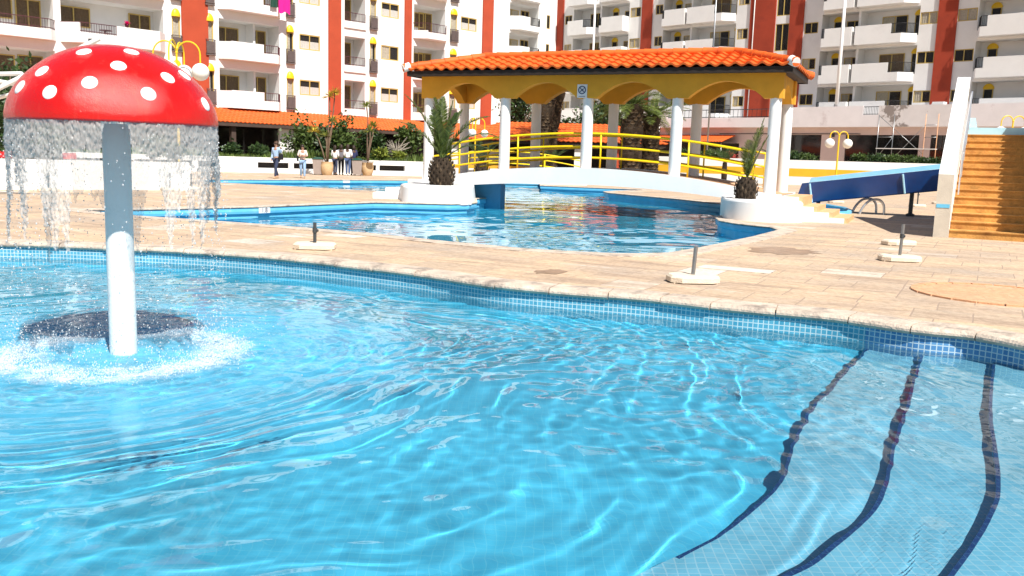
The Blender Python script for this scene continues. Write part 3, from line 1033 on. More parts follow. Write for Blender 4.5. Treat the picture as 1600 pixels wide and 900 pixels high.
# leaning white poles behind the mushroom
pr = thing('pole_frame', 'frame of leaning white poles behind the red mushroom cap', 'pole frame', D(20, 215, 21.0))
po = tuple(pr.location)
for (x0, y0, x1, y1, rr, dd) in ((156, 60, -30, 152, .055, 21.0), (-30, 116, 34, 115, .05, 21.2), (-30, 122, 36, 134, .05, 21.15), (-30, 160, 26, 145, .045, 21.1)):
    b = MB(); b.tube([D(x0, y0, dd), D(x1, y1, dd - .4)], rr, 10); b.build('pole', M['white_clean'], pr, True, po, auto=40)
b = MB(); b.tube([D(-26, 120, 21.2), D(-30, 303, 21.2)], .06, 10); b.build('upright', M['white_clean'], pr, True, po, auto=40)
b = MB(); b.box(D(142, 62.5, 21), (.10, .06, .06)); b.build('bracket', M['steel_dark'], pr, False, po)


# depth markers on the painted rims
def depth_tile(pa, pb, px, text, label, w=.34, h=.125):
    a, c = Vector((*G(*pa).xy, 0)), Vector((*G(*pb).xy, 0))
    d = ray(px, (pa[1] + pb[1]) / 2); e_ = (c - a).normalized()
    den = d.x * e_.y - d.y * e_.x; t = (a.x * e_.y - a.y * e_.x) / den
    p = Vector((d.x * t, d.y * t, -.085))
    if e_.x < 0: e_ = -e_
    n = Vector((e_.y, -e_.x, 0))
    ang = math.atan2(e_.y, e_.x)
    o_ = p + n * .066
    t_ = thing('depth_marker', label, 'sign', o_, ang, 'depth markers on the pool rims')
    b = MB(); b.bbox(-w / 2, w / 2, -.004, .004, -h / 2, h / 2); b.build('plate', M['sign_white'], t_)
    if text:
        cu = bpy.data.curves.new('digits', 'FONT'); cu.body = text; cu.size = .15; cu.align_x = 'CENTER'; cu.align_y = 'CENTER'; cu.extrude = .002
        tmp = bpy.data.objects.new('digits_tmp', cu); col.objects.link(tmp); bpy.context.view_layer.update()
        me = bpy.data.meshes.new_from_object(tmp.evaluated_get(bpy.context.evaluated_depsgraph_get()))
        bpy.data.objects.remove(tmp)
        me.materials.clear(); me.materials.append(M['rail_dark'])
        k = bpy.data.objects.new('digits', me); col.objects.link(k); k.parent = t_; k.location = (0, -.007, 0); k.rotation_euler = (PI / 2, 0, 0)


depth_tile((500, 319), (400, 323), 410, '1.8', 'small white depth marker with dark digits on the blue rim of the main pool')
depth_tile((560, 281.2), (430, 280.8), 540, '', 'tiny white marker on the rim of the far pool', .4, .11)

# a damp patch, a drain frame and a few pale mended slabs on the paving
qd = random.Random(15)
def ground_blot(name, px, py, rx, ry, m, z, n=26):
    c = G(px, py); pts_ = []
    for k in range(n):
        a = 2 * PI * k / n; f = 1 + qd.uniform(-.22, .22)
        v = Vector((math.cos(a) * rx * f, math.sin(a) * ry * f)); v.rotate(Matrix.Rotation(R(-28), 2))
        pts_.append((c.x + v.x, c.y + v.y))
    flat_poly(name, pts_, [], z, m)


ground_blot('damp_ground', 1222, 392, .50, .55, M['damp'], .004)
ground_blot('damp_ground', 860, 425, .16, .22, M['damp'], .004)
dr = thing('drain_frame', 'rectangular pale metal frame of a drain cover flush with the paving', 'drain cover', G(1150, 421), R(-28))
b = MB()
for q in ((-.45, .45, -.20, -.19), (-.45, .45, .19, .20), (-.45, -.44, -.19, .19), (.44, .45, -.19, .19)): b.bbox(*q, .0, .008)
b.build('frame', M['coping'], dr)
b = MB(); b.bbox(-.438, .438, -.188, .188, 0, .006); b.build('cover', M['cover'], dr)

# ------------------------------------------------------------------ bridge and pavilion
PO = Vector((-2.77, 28.3, 0)); PE = Vector((6.87, 24.0, 0))
ex = (PE - PO).normalized(); PL = (PE - PO).length
ROT = math.atan2(ex.y, ex.x)
# local frame: x along the bridge, y away from the camera


def LP(x, y, z=0): return Vector((PO.x + ex.x * x - ex.y * y, PO.y + ex.y * x + ex.x * y, z))


H2 = PL / 2


def para(x): return max(0.0, 1 - ((x - H2) / H2) ** 2)
def ztop(x): return .52 + .53 * para(x)
def zbot(x): return .24 + .33 * para(x)


br = thing('footbridge', 'white arched footbridge under the tiled pavilion crossing the main pool', 'bridge', PO, ROT)
b = MB()
xs = np.linspace(-.55, PL + .35, 40)
W0, W1 = -.34, 2.78
for (y0, y1, zt, zb) in ((W0, W0 + .2, 0, 0), (W1 - .2, W1, 0, 0), (W0 + .2, W1 - .2, -.03, .02)):
    ring = []
    for x in xs: ring += [(x, y0, zbot(x) + zb), (x, y1, zbot(x) + zb), (x, y1, ztop(x) + zt), (x, y0, ztop(x) + zt)]
    fs = [(i * 4 + j, i * 4 + (j + 1) % 4, (i + 1) * 4 + (j + 1) % 4, (i + 1) * 4 + j) for i in range(len(xs) - 1) for j in range(4)]
    fs += [(0, 1, 2, 3), tuple((len(xs) - 1) * 4 + j for j in (3, 2, 1, 0))]
    b.add(ring, fs)
fix_normals(b.build('span', M['white_clean'], br))
b = MB()
for i in range(len(xs) - 1):
    b.quad((xs[i], W0 + .2, ztop(xs[i]) - .02), (xs[i + 1], W0 + .2, ztop(xs[i + 1]) - .02), (xs[i + 1], W1 - .2, ztop(xs[i + 1]) - .02), (xs[i], W1 - .2, ztop(xs[i]) - .02))
b.build('walkway', M['terra'], br)
b = MB(); b.bbox(1.2, 2.42, .28, .62, -1.4, .45); b.build('pier', M['blue_shaded'], br)
b = MB(); b.bbox(9.4, PL + .3, .5, 2.6, -.2, .4); b.build('abutment', M['white_clean'], br)
b = MB(); b.bbox(-.5, 1.3, .3, 2.6, -.2, .4); b.build('abutment', M['white_clean'], br)

for yy, lab in ((.2, 'yellow tubular railing along the near side of the white footbridge'), (2.25, 'yellow tubular railing along the far side of the white footbridge')):
    rl = thing('bridge_railing', lab, 'railing', LP(0, yy), ROT, 'railings of the white footbridge')
    for hh, rr in ((1.0, .034), (.62, .03), (.30, .03)):
        b = MB(); b.tube([(x, 0, ztop(x) + hh) for x in np.linspace(.7, PL - .45, 30)], rr, 8); b.build('rail', M['rail_yellow'], rl, True)
    for x in (1.0, 2.7 + .3, 5.3 + .35, 7.95 + .3, PL - .5):
        b = MB(); b.tube([(x, 0, ztop(x) - .02), (x, 0, ztop(x) + 1.0)], .026, 8); b.build('post', M['rail_yellow'], rl, True)

pv = thing('pavilion', 'long pavilion with orange tiled hip roof and ochre arches over the bridge', 'pavilion', PO, ROT)
ZS, ZA, ZB = 3.04, 3.50, 3.70        # spring of the arches, crown, top of the arcade beam
WB = 2.42
colx = [PL * k / 4 for k in range(5)]
c0 = None
for yy in (0, WB):
    for x in colx:
        b = MB(); zb = ztop(x) - .05 if 0 < x < PL else .40
        b.lathe([(.168, 0), (.165, .8), (.155, ZS - zb + .01)], (x, yy, zb), 20)
        b.build('column', M['white_clean'], pv, True, auto=50)


def arcade(x0, x1, cols_, thick):
    """flat wall in x/z with an arch between neighbouring columns"""
    b = MB()
    bottom = [(x0, ZS), (cols_[0] + .30, ZS)]
    for i in range(len(cols_) - 1):
        a, c = cols_[i] + .30, cols_[i + 1] - .30
        for k in range(1, 24):
            t = k / 24; x = a + (c - a) * t
            bottom.append((x, ZS + (ZA - ZS) * math.sin(PI * t) ** .85 if 0 < t < 1 else ZS))
        bottom.append((c, ZS))
        if i < len(cols_) - 2: bottom.append((cols_[i + 1] + .30, ZS))
    bottom.append((x1, ZS))
    n = len(bottom)
    for y, s in ((-thick / 2, 1), (thick / 2, -1)):
        for i in range(n - 1):
            (xa, za), (xc, zc) = bottom[i], bottom[i + 1]
            q = [(xa, y, za), (xc, y, zc), (xc, y, ZB), (xa, y, ZB)]
            b.quad(*(q if s > 0 else q[::-1]))
    for i in range(n - 1):
        (xa, za), (xc, zc) = bottom[i], bottom[i + 1]
        b.quad((xa, -thick / 2, za), (xa, thick / 2, za), (xc, thick / 2, zc), (xc, -thick / 2, zc))
    for x in (x0, x1):
        b.quad((x, -thick / 2, ZS), (x, thick / 2, ZS), (x, thick / 2, ZB), (x, -thick / 2, ZB))
    return b


for yy in (0, WB):
    b = arcade(-.2, PL + .2, colx, .30)
    b.v = [(v[0], v[1] + yy, v[2]) for v in b.v]
    b.build('arcade', M['ochre'], pv)
for xx in (0, PL):
    b = arcade(.153, WB - .153, [-.02, WB + .02], .28)
    b.v = [(xx - v[1], v[0], v[2]) for v in b.v]
    b.build('end_arch', M['ochre'], pv)

EX0, EX1, EY0, EY1, EZ = -.55, PL + .50, -.62, WB + .72, 3.86     # eaves
RZ = 4.40
ry = (EY0 + EY1) / 2
hx = ry - EY0
b = MB(); t_ = .06
for q in ((EX0 + .06, EX1 - .06, EY0 + .06, EY0 + .06 + t_), (EX0 + .06, EX1 - .06, EY1 - .06 - t_, EY1 - .06)): b.bbox(*q, ZB - .02, EZ - .03)
for q in ((EX0 + .06, EX0 + .06 + t_, EY0 + .122, EY1 - .122), (EX1 - .06 - t_, EX1 - .06, EY0 + .122, EY1 - .122)): b.bbox(*q, ZB - .02, EZ - .03)
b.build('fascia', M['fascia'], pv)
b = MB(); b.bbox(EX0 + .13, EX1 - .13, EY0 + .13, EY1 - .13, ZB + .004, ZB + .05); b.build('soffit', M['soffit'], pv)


def tile_slope(b, A, B_, up, run, rise, courses, period, amp, hipA, hipB, sub=8, lip=.055):
    """wavy tile courses over a slope: eave from A to B_, up = horizontal unit vector uphill; hips shorten each end by hipA/hipB per run"""
    A, B_ = Vector(A), Vector(B_)
    L = (B_ - A).length; e = (B_ - A) / L
    nseg = int(L / period * sub)
    sl = math.sqrt(run * run + rise * rise)
    nrm = Vector((-up[0] * rise / sl, -up[1] * rise / sl, run / sl))
    for c in range(courses):
        t0, t1 = c / courses, min(1.0, (c + 1.12) / courses)
        rows = []
        for t, lift in ((t0, -.02), (t0, lip), (t1, .0)):
            lo, hi = L * 0 + hipA * t * run, L - hipB * t * run
            base = len(b.v)
            for i in range(nseg + 1):
                s = min(max(i * L / nseg, lo), hi)
                w = math.sin(2 * PI * s / period)
                h = amp * (w if w > 0 else w * .8) + lift
                if lift < 0: h = amp * (w if w > 0 else w * .8) + lip - .055
                p = A + e * s + Vector((up[0] * run * t, up[1] * run * t, rise * t)) + nrm * h
                b.v.append(tuple(p))
            rows.append((base, lo, hi))
        for q in range(2):
            b0, lo0, hi0 = rows[q]; b1, lo1, hi1 = rows[q + 1]
            for i in range(nseg):
                s0, s1 = i * L / nseg, (i + 1) * L / nseg
                if s1 <= lo0 or s0 >= hi0: continue
                b.f.append((b0 + i, b0 + i + 1, b1 + i + 1, b1 + i)); b.m.append(0)


b = MB()
rise = RZ - EZ
tile_slope(b, (EX0, EY0, EZ), (EX1, EY0, EZ), (0, 1), hx, rise, 5, .345, .042, 1, 1)
tile_slope(b, (EX1, EY1, EZ), (EX0, EY1, EZ), (0, -1), hx, rise, 5, .345, .048, 1, 1)
tile_slope(b, (EX1, EY0, EZ), (EX1, EY1, EZ), (-1, 0), hx, rise, 5, .345, .048, 1, 1)
tile_slope(b, (EX0, EY1, EZ), (EX0, EY0, EZ), (1, 0), hx, rise, 5, .345, .048, 1, 1)
roof = b.build('roof', M['roof_tile'], pv, True, auto=40)


def ridge(b, p, q, n, r=.115):
    p, q = Vector(p), Vector(q)
    for k in range(n):
        a, c = p.lerp(q, k / n), p.lerp(q, (k + 1.10) / n)
        b.tube([a, c], [r * .90, r * 1.08], 12)


b = MB()
ridge(b, (EX1 - hx, ry, RZ + .05), (EX0 + hx, ry, RZ + .05), 18)
for cx_, cy_, sx in ((EX0, EY0, 1), (EX0, EY1, 1), (EX1, EY0, -1), (EX1, EY1, -1)):
    ridge(b, (EX0 + hx if sx > 0 else EX1 - hx, ry, RZ + .05), (cx_, cy_, EZ + .07), 6)
b.build('ridge_tiles', M['roof_tile'], roof, True, auto=40)
for cx_, cy_, sx in ((EX0, EY0, -1), (EX1, EY0, 1)):
    b = MB(); b.tube([(cx_ - sx * .12, cy_ + .12, EZ + .12), (cx_ + sx * .03, cy_ - .03, EZ + .04)], [.13, .125], 12)
    b.build('mortar_cap', M['white'], roof, True, auto=40)

# no-diving style round sign on the arcade, on the middle column
sg = thing('warning_sign', 'small white square sign with a blue barred circle on the ochre arcade', 'sign', LP(PL / 2 - .14, -.155, 3.24), ROT)
b = MB(); b.bbox(-.15, .15, -.02, 0, -.19, .19); b.build('board', M['sign_white'], sg)
b = MB()
ringp = [(.105 * math.cos(a), -.026, .105 * math.sin(a) + .03) for a in np.linspace(0, 2 * PI, 28, endpoint=False)]
b.tube(ringp, .014, 6, closed=True)
b.tube([(-.07, -.026, .10), (.07, -.026, -.04)], .011, 6)
b.build('barred_circle', M['sign_blue'], sg)
b = MB(); b.tube([(-.055, -.024, -.02), (.0, -.024, .035), (.05, -.024, .06)], [.012, .016, .01], 6); b.ball((.062, -.024, .085), .016, 8, 6); b.tube([(-.0, -.024, .035), (.045, -.024, .005)], .009, 6)
b.bbox(-.1, .1, -.024, -.018, -.155, -.14)
b.build('pictogram', M['sign_blue'], sg)

# ------------------------------------------------------------------ planters at both ends of the bridge
def rounded_block(pts, z0, z1, batter=0.0):
    c = sum((Vector(p) for p in pts), Vector((0, 0))) / len(pts)
    low = [((Vector(p) - c) * (1 + batter) + c).to_tuple() for p in pts]
    b = MB(); b.prism(low, z0, z1 - .04, top=pts, cap=False)
    n = len(pts)
    ins = [((Vector(p) - c) * .965 + c).to_tuple() for p in pts]
    b.prism(pts, z1 - .04, z1, top=ins, cap=False)
    b.add([(p[0], p[1], z1) for p in ins], [tuple(range(n))])
    return b


LPL = Vector((-2.15, 24.75))
pl = thing('planter', 'white curved planter with battered sides at the left bridge end', 'planter', (LPL.x, LPL.y, 0), 0, 'white planters at the bridge ends')
out = [(-3.0, 24.35)] + [(LPL.x + .93 * math.cos(a) * (1 if math.cos(a) > 0 else 1.0), LPL.y - .35 + .62 * math.sin(a)) for a in np.linspace(PI * 1.06, PI * 1.96, 16)] + [(-1.2, 25.4), (-1.25, 27.2), (-3.15, 27.9), (-3.3, 25.6)]
b = rounded_block(out, -.03, .44, .05)
fix_normals(b.build('body', M['white_clean'], pl, True, (LPL.x, LPL.y, 0), auto=40))
b = MB(); b.bbox(-4.1, -3.15, 25.6, 26.6, 0, .17); b.bbox(-3.75, -3.15, 25.7, 26.6, .17, .31); b.build('step_blocks', M['white_clean'], pl, False, (LPL.x, LPL.y, 0))

RPC = Vector((5.75, 21.0))
pl2 = thing('planter', 'white round-fronted planter with tan steps at the right bridge end', 'planter', (RPC.x, RPC.y, 0), 0, 'white planters at the bridge ends')
out2 = [(5.86 + .90 * math.cos(a), 20.92 + .90 * math.sin(a)) for a in np.linspace(PI * .98, PI * 1.66, 18)]
out2 += [(6.62, 20.35), (7.25, 23.3), (5.6, 23.9), (5.25, 22.6)]
b = rounded_block(out2, -.01, .47, .0)
fix_normals(b.build('body', M['white_clean'], pl2, True, (RPC.x, RPC.y, 0), auto=40))
stp = pl2
dirx = Vector((ex.x, ex.y)); diry = Vector((-ex.y, ex.x))
for k in range(4):
    # tan steps falling to the right, white side walls before them
    zt = .47 - .118 * (k + 0) + (.10 if k == 0 else 0)
    o0 = Vector((6.35 + .33 * k, 20.95 - .10 * k))
    q = [o0, o0 + dirx * .42, o0 + dirx * .42 + diry * 2.2, o0 + diry * 2.2]
    b = MB(); b.prism([p.to_tuple() for p in q], 0, zt); b.build('step', M['orange_step'], pl2, False, (RPC.x, RPC.y, 0))
    q = [o0 + diry * -.16, o0 + diry * -.16 + dirx * .34, o0 + dirx * .34 + diry * -.004, o0 + diry * -.004]
    b = MB(); b.prism([p.to_tuple() for p in q], 0, zt - .004); b.build('step_wall', M['white_clean'], pl2, False, (RPC.x, RPC.y, 0))


# ------------------------------------------------------------------ plants
def frond(b, base, dirv, length, droop, width, nleaf=34, mi=0, curl=0.0, twist=0):
    """feather palm frond: arching rib with two rows of leaflets"""
    dirv = Vector(dirv).normalized()
    side = dirv.cross(Vector((0, 0, 1)))
    if side.length < .05: side = Vector((1, 0, 0))
    side.normalize()
    pts = []
    p = Vector(base); d = dirv.copy()
    n = 14
    for i in range(n + 1):
        pts.append(p.copy())
        d = (d + Vector((0, 0, -droop / n)) * (i / n + .3) + side * curl / n).normalized()
        p = p + d * (length / n)
    b.tube(pts, [max(.004, .018 * length / 1.6 * (1 - i / n)) for i in range(n + 1)], 5, mi)
    for i in range(nleaf):
        t = .10 + .89 * i / nleaf
        f = t * n; k = min(int(f), n - 1); q = pts[k].lerp(pts[k + 1], f - k)
        tan = (pts[k + 1] - pts[k]).normalized()
        upv = side.cross(tan).normalized()
        wl = width * (math.sin(PI * min(1, t * .92 + .08)) ** .6)
        for s in (-1, 1):
            dv = (side * s * .78 + tan * .75 + upv * random.uniform(.05, .35)).normalized()
            tip = q + dv * wl * random.uniform(.85, 1.1) + Vector((0, 0, -wl * .18))
            wv = tan * (.024 * length / 1.6 + .006)
            mid = q.lerp(tip, .55) + upv * .01
            b.add([q - wv * .4, q + wv * .4, mid + wv * .5, tip, mid - wv * .5], [(0, 1, 2, 3, 4)], mi)


def pineapple(b, c, r, h, rows=9, per=11, mi=0):
    """stubby trunk covered with cut leaf bases"""
    prof = []
    for i in range(13):
        t = i / 12
        prof.append((r * (.62 + .38 * math.sin(PI * min(1, t * .95 + .1)) ** .7) * (1 if t < .9 else .85), h * t))
    b.lathe(prof, c, 16, mi)
    for j in range(rows):
        t = (j + .5) / rows
        rr = r * (.62 + .38 * math.sin(PI * min(1, t * .95 + .1)) ** .7)
        for k in range(per):
            a = 2 * PI * (k + .5 * (j % 2)) / per + random.uniform(-.06, .06)
            p = Vector((c[0] + rr * math.cos(a), c[1] + rr * math.sin(a), c[2] + h * t))
            o_ = Vector((math.cos(a), math.sin(a), 0)); tn = Vector((-math.sin(a), math.cos(a), 0))
            w = rr * 2.6 / per; l = h / rows * 1.25
            tip = p + o_ * (.16 * r) + Vector((0, 0, l * .75))
            lo = p - Vector((0, 0, l * .4)) + o_ * .01
            b.add([lo - tn * w * .3, lo + tn * w * .3, p + tn * w * .5 + o_ * .06 * r, tip, p - tn * w * .5 + o_ * .06 * r, p + o_ * .2 * r], [(0, 1, 5), (1, 2, 5), (2, 3, 5), (3, 4, 5), (4, 0, 5)], (mi, mi + 1, mi, mi)[(j + k) % 4])


random.seed(21)
pb = LP(.62, -1.25, .44)
pb = Vector((-2.12, 25.6, .44))
palm = thing('potted_palm', 'young palm with long arching fronds in the left white planter', 'palm', pb, 0, 'young palms at the bridge ends')
b = MB(); pineapple(b, (0, 0, -.02), .34, .80, 8, 12); b.build('trunk', [M['palm_dark'], M['palm_trunk']], palm)
b = MB()
for (dx, dy, dz, ln, dr, cu) in ((-.40, -.1, 1, 2.15, 1.1, 0), (-.62, -.25, 1, 1.8, 1.5, 0), (-.10, -.1, 1, 1.75, .25, 0), (.04, -.2, 1, 1.8, .2, 0), (.14, 0, 1, 1.7, .3, 0), (.50, -.15, 1, 1.95, 1.7, 0), (.72, -.1, .9, 1.9, 1.9, 0),
                                 (.3, .2, 1, 1.6, .7, 0), (-.25, .4, 1, 1.5, .7, 0), (-.18, -.3, 1, 1.5, .5, 0), (.25, -.3, 1, 1.5, .8, 0), (.9, .1, .8, 1.5, 1.8, 0)):
    frond(b, (random.uniform(-.06, .06), random.uniform(-.06, .06), .74), (dx, dy, dz), ln, dr, .34, 52)
b.build('crown', M['leaf_palm'], palm)
pb2 = D(1165, 307.5, 21.3); pb2.z = .47
palm2 = thing('potted_palm', 'young palm with one upright frond in the right white planter', 'palm', pb2, 0, 'young palms at the bridge ends')
b = MB(); pineapple(b, (0, 0, -.02), .245, .54, 7, 10); b.build('trunk', [M['palm_dark'], M['palm_trunk']], palm2)
b = MB()
for (dx, dy, dz, ln, dr) in ((.20, -.05, 1, 1.50, .10), (.26, .08, 1, 1.35, .1), (.0, .05, 1, .95, .1), (.36, -.1, 1, 1.15, .3), (.12, -.15, 1, 1.25, .1), (-.12, .2, 1, .8, .4)): frond(b, (0, 0, .46), (dx, dy, dz), ln, dr, .24, 34)
b.build('crown', M['leaf_palm'], palm2)


def leaf_cloud(b, c, r, n, size, mi=0, clumps=9, seed=0, narrow=.5, flat=.0):
    """clumped leaves in an uneven volume"""
    q = random.Random(seed)
    cl = []
    for i in range(clumps):
        while True:
            v = Vector((q.uniform(-1, 1), q.uniform(-1, 1), q.uniform(-.9, 1)))
            if v.length < 1: break
        cl.append((v * .72, q.uniform(.28, .5)))
    for i in range(n):
        cc, cr = q.choice(cl)
        v = cc + Vector((q.gauss(0, 1), q.gauss(0, 1), q.gauss(0, 1))) * cr * .55
        p = Vector((c[0] + v.x * r[0], c[1] + v.y * r[1], c[2] + v.z * r[2]))
        d = Vector((q.gauss(0, 1), q.gauss(0, 1), q.gauss(0, .7) + .25)).normalized()
        s = d.cross(Vector((q.gauss(0, 1), q.gauss(0, 1), q.gauss(0, 1)))).normalized()
        L = size * q.uniform(.6, 1.3); w = L * narrow * .5
        b.add([p, p + d * L * .45 + s * w, p + d * L, p + d * L * .45 - s * w], [(0, 1, 2, 3)], mi)


def shrub(name, label, p, r, n, size, m, seed, group=None, stems=5, cat='shrub'):
    t = thing(name, label, cat, p, 0, group)
    q = random.Random(seed)
    b = MB()
    for k in range(stems):
        a = q.uniform(0, 2 * PI); d = q.uniform(.2, .75)
        e = Vector((math.cos(a) * r[0] * d, math.sin(a) * r[1] * d, r[2] * q.uniform(.8, 1.5)))
        b.tube([(0, 0, 0), e * .5 + Vector((0, 0, .1 * r[2])), e], [.04, .028, .012], 5)
    b.build('stems', M['bark'], t, True)
    b = MB(); leaf_cloud(b, (0, 0, r[2] * 1.05), r, n, size, 0, 11, seed)
    b.build('foliage', m, t)
    return t


def rosette(b, c, n, L, w, mi=0, up=.4, seed=0):
    q = random.Random(seed)
    for k in range(n):
        a = q.uniform(0, 2 * PI); e = q.uniform(-.35, 1.2)
        d = Vector((math.cos(a) * math.cos(e), math.sin(a) * math.cos(e), math.sin(e) + up * .3)).normalized()
        s = d.cross(Vector((0, 0, 1))).normalized() * w
        l = L * q.uniform(.7, 1.1); p = Vector(c)
        m_ = p + d * l * .5; t_ = p + d * l + Vector((0, 0, -l * .12))
        b.add([p - s * .5, p + s * .5, m_ + s, t_, m_ - s], [(0, 1, 2, 3, 4)], mi)


# ------------------------------------------------------------------ parasol stands on the paving
def stand(px, py, pole_h, label, rz=0.0, dark=False, knob=True, dep=None, lean=0.0):
    p = G(px, py) if dep is None else dep
    t = thing('parasol_base', label, 'parasol base', p, rz, 'empty parasol bases on the paving')
    b = MB()
    lo = [(.27 * sx + ox, .19 * sy + oy) for sx, sy, ox, oy in ((-1, -1, .10, 0), (1, -1, -.10, 0), (1, -1, 0, .09), (1, 1, 0, -.09), (1, 1, -.10, 0), (-1, 1, .10, 0), (-1, 1, 0, -.09), (-1, -1, 0, .09))]
    tp = [(x * .92, y * .92) for x, y in lo]
    b.prism(lo, .012, .062, cap=False); b.prism(lo, .062, .085, top=tp, cap=False)
    b.add([(x, y, .085) for x, y in tp], [tuple(range(8))]); b.add([(x, y, .012) for x, y in lo], [tuple(range(7, -1, -1))])
    for sx in (-1, 1): b.bbox(sx * .2 - .04, sx * .2 + .04, -.13, .13, .0, .012)
    b.build('slab', M['concrete'], t)
    if pole_h:
        b = MB(); b.tube([(0, 0, .08), (lean * pole_h, 0, .08 + pole_h)], .022, 10); b.build('tube', M['steel_dark' if dark else 'steel'], t, True, auto=40)
        if knob:
            b = MB(); b.tube([(-.005, 0, .08 + pole_h * .62), (.045, -.02, .08 + pole_h * .62)], .018, 8); b.lathe([(.031, -.03), (.031, .03)], (lean * pole_h * .6, 0, .08 + pole_h * .62), 10)
            b.build('clamp', M['steel_dark'], t, True, auto=40)
    return t


stand(492, 389, .27, 'round-cornered cream parasol base with dark stub between the two pools', .05, True)
stand(1082, 441, .31, 'cream parasol base with grey tube beside the paddling pool edge', .1, False, False, lean=.05)
stand(1405, 408, .44, 'cream parasol base with tall grey tube in front of the stairs', -.1, False, True, lean=.03)
stand(1404, 383, 0, 'cream parasol base without a tube behind another one near the stairs', .2)
stand(76, 299, .42, 'parasol base standing before the left white wall, further left', 0, True)
stand(266, 298, .45, 'parasol base standing before the left white wall, in the middle', 0)
stand(299, 296, .42, 'parasol base standing at the right end of the white wall', 0, True)
stand(1433, 323, .55, 'far parasol base with tube seen under the blue slide', 0, True)
stand(1468, 319, 0, 'far parasol base half hidden by the stair wall', 0)
stand(1306, 317, 0, 'far parasol base seen below the blue slide end', 0)

# ------------------------------------------------------------------ stair tower and slide
TP = G(1482, 371)
TANG = -math.atan2(TP.x, TP.y) - R(1.6)
SW = 1.47
NR, RH, TD = 14, .152, .33
tw = thing('stair_tower', 'sandstone stair tower of the slide with white side walls', 'stairs', TP, TANG)
# local frame: x across the flight, y up the flight
for k in range(NR):
    b = MB()
    z1 = RH * (k + 1); y0 = TD * k
    b.bbox(0, SW, y0, TD * NR + 1.6, RH * k, z1 - .022)
    b.bbox(0, SW, y0 - .022, TD * NR + 1.6, z1 - .022, z1)
    b.build('tread', M['sand_step'], tw)
TOPZ = RH * NR
WT = .27
yb = TD * NR
wallz = lambda y: 1.22 + (y + .12) * RH / TD * 1.02
for sx in (-1, 1):
    x0 = -WT - .003 if sx < 0 else SW + .003
    b = MB()
    ya = -.14
    up_ = 0
    side = [(ya, 0), (yb - .1, 0), (yb - .1, wallz(yb) + up_), (ya, wallz(ya) + up_)]
    n = 4
    vs = [(x0, y, z) for y, z in side] + [(x0 + WT, y, z) for y, z in side]
    fs = [(i, (i + 1) % n, n + (i + 1) % n, n + i) for i in range(n)] + [tuple(range(n - 1, -1, -1)), tuple(range(n, 2 * n))]
    b.add(vs, fs, 0)
    o = fix_normals(b.build('side_wall', [M['white'], M['beige_wall']], tw))
    for p in o.data.polygons:
        if p.normal.y < -.9: p.material_index = 1
b = MB(); b.bbox(-WT, SW + WT, yb + .02, yb + 2.2, 0, TOPZ - .03); b.build('tower_block', M['white'], tw)
b = MB(); b.bbox(.002, SW + WT, yb - .04, yb + 2.2, TOPZ + .002, TOPZ + .17); b.build('platform_rim', M['slide_in'], tw)
for xx in (.12, SW - .12):
    b = MB()
    b.prism([(xx - .10, yb + .1), (xx + .10, yb + .1), (xx + .12, yb + .9), (xx - .12, yb + .9)], TOPZ + .17, TOPZ + .40, top=[(xx - .06, yb + .2), (xx + .06, yb + .2), (xx + .06, yb + .7), (xx - .06, yb + .7)])
    b.build('slide_cheek', M['slide_in'], tw)
b = MB()
hz = lambda y: RH * (y / TD + 1)
for off in (.5, .88): b.tube([(.06, y, hz(y) + off) for y in (1.4, yb - .1)], .022, 8)
for y in np.linspace(1.4, yb - .1, 5): b.tube([(.06, y, hz(y)), (.06, y, hz(y) + .88)], .016, 8)
b.build('handrail', M['chrome'], tw, True, auto=40)
b = MB(); b.bbox(-WT + .01, -.03, -.148, -.141, .57, .64); b.build('tile_plaque', M['bluerim'], tw)

# slide: a straight trough
sl = thing('water_slide', 'dark blue water slide trough with pale blue inside', 'slide', G(1250, 321))
SO = tuple(sl.location)
A = D(1242, 318.5, 26.0); A.z = .17
B_ = D(1500, 305, 23.6); B_.z = .80
e = (B_ - A).normalized(); sd = Vector((-e.y, e.x, .17)).normalized(); upv = e.cross(sd) * (1 if e.cross(sd).z > 0 else -1)
SWD = .95; SHT = .60
prof_o = [(0, SHT), (0, .04), (.06, 0), (SWD - .06, 0), (SWD, .04), (SWD, SHT), (SWD - .05, SHT), (SWD - .07, .09), (SWD - .2, .05), (.2, .05), (.07, .09), (.05, SHT)]
b = MB()
ends = []
n = len(prof_o)
LQ = (B_ - A).length + 1.2
vs = []
ts = [0, .28] + list(np.linspace(.6, LQ, 8))
for i, t in enumerate(ts):
    for (q, h) in prof_o:
        hh = h
        tt = t
        if i == 0: tt = t + (.30 * max(0, h - .05) / SHT if h > .1 else 0)
        vs.append(A + e * tt + sd * q + upv * hh)
m_i = [0, 0, 0, 0, 0, 1, 1, 1, 1, 1, 1, 1]
for i in range(len(ts) - 1):
    for j in range(n):
        b.f.append((i * n + j, i * n + (j + 1) % n, (i + 1) * n + (j + 1) % n, (i + 1) * n + j)); b.m.append(m_i[j])
b.v = [tuple(v) for v in vs]
b.f.append(tuple(range(n))); b.m.append(0)
fix_normals(b.build('trough', [M['slide_blue'], M['slide_in']], sl, False, SO))
for t in (.5, 3.0):
    p0 = A + e * t - sd * .02
    b = MB(); b.tube([p0 + upv * .57, p0 + upv * .03], .028, 8); b.build('joint_rib', M['slide_in'], sl, True, SO, auto=40)
for t in (.55, 3.1):
    b = MB()
    p0 = A + e * t + sd * SWD / 2
    b.tube([(p0.x, p0.y, p0.z + .02), (p0.x, p0.y, 0)], .06, 8); b.lathe([(.12, 0), (.12, .05), (.06, .08)], (p0.x, p0.y, 0), 10)
    b.build('support', M['steel_dark'], sl, True, SO, auto=40)

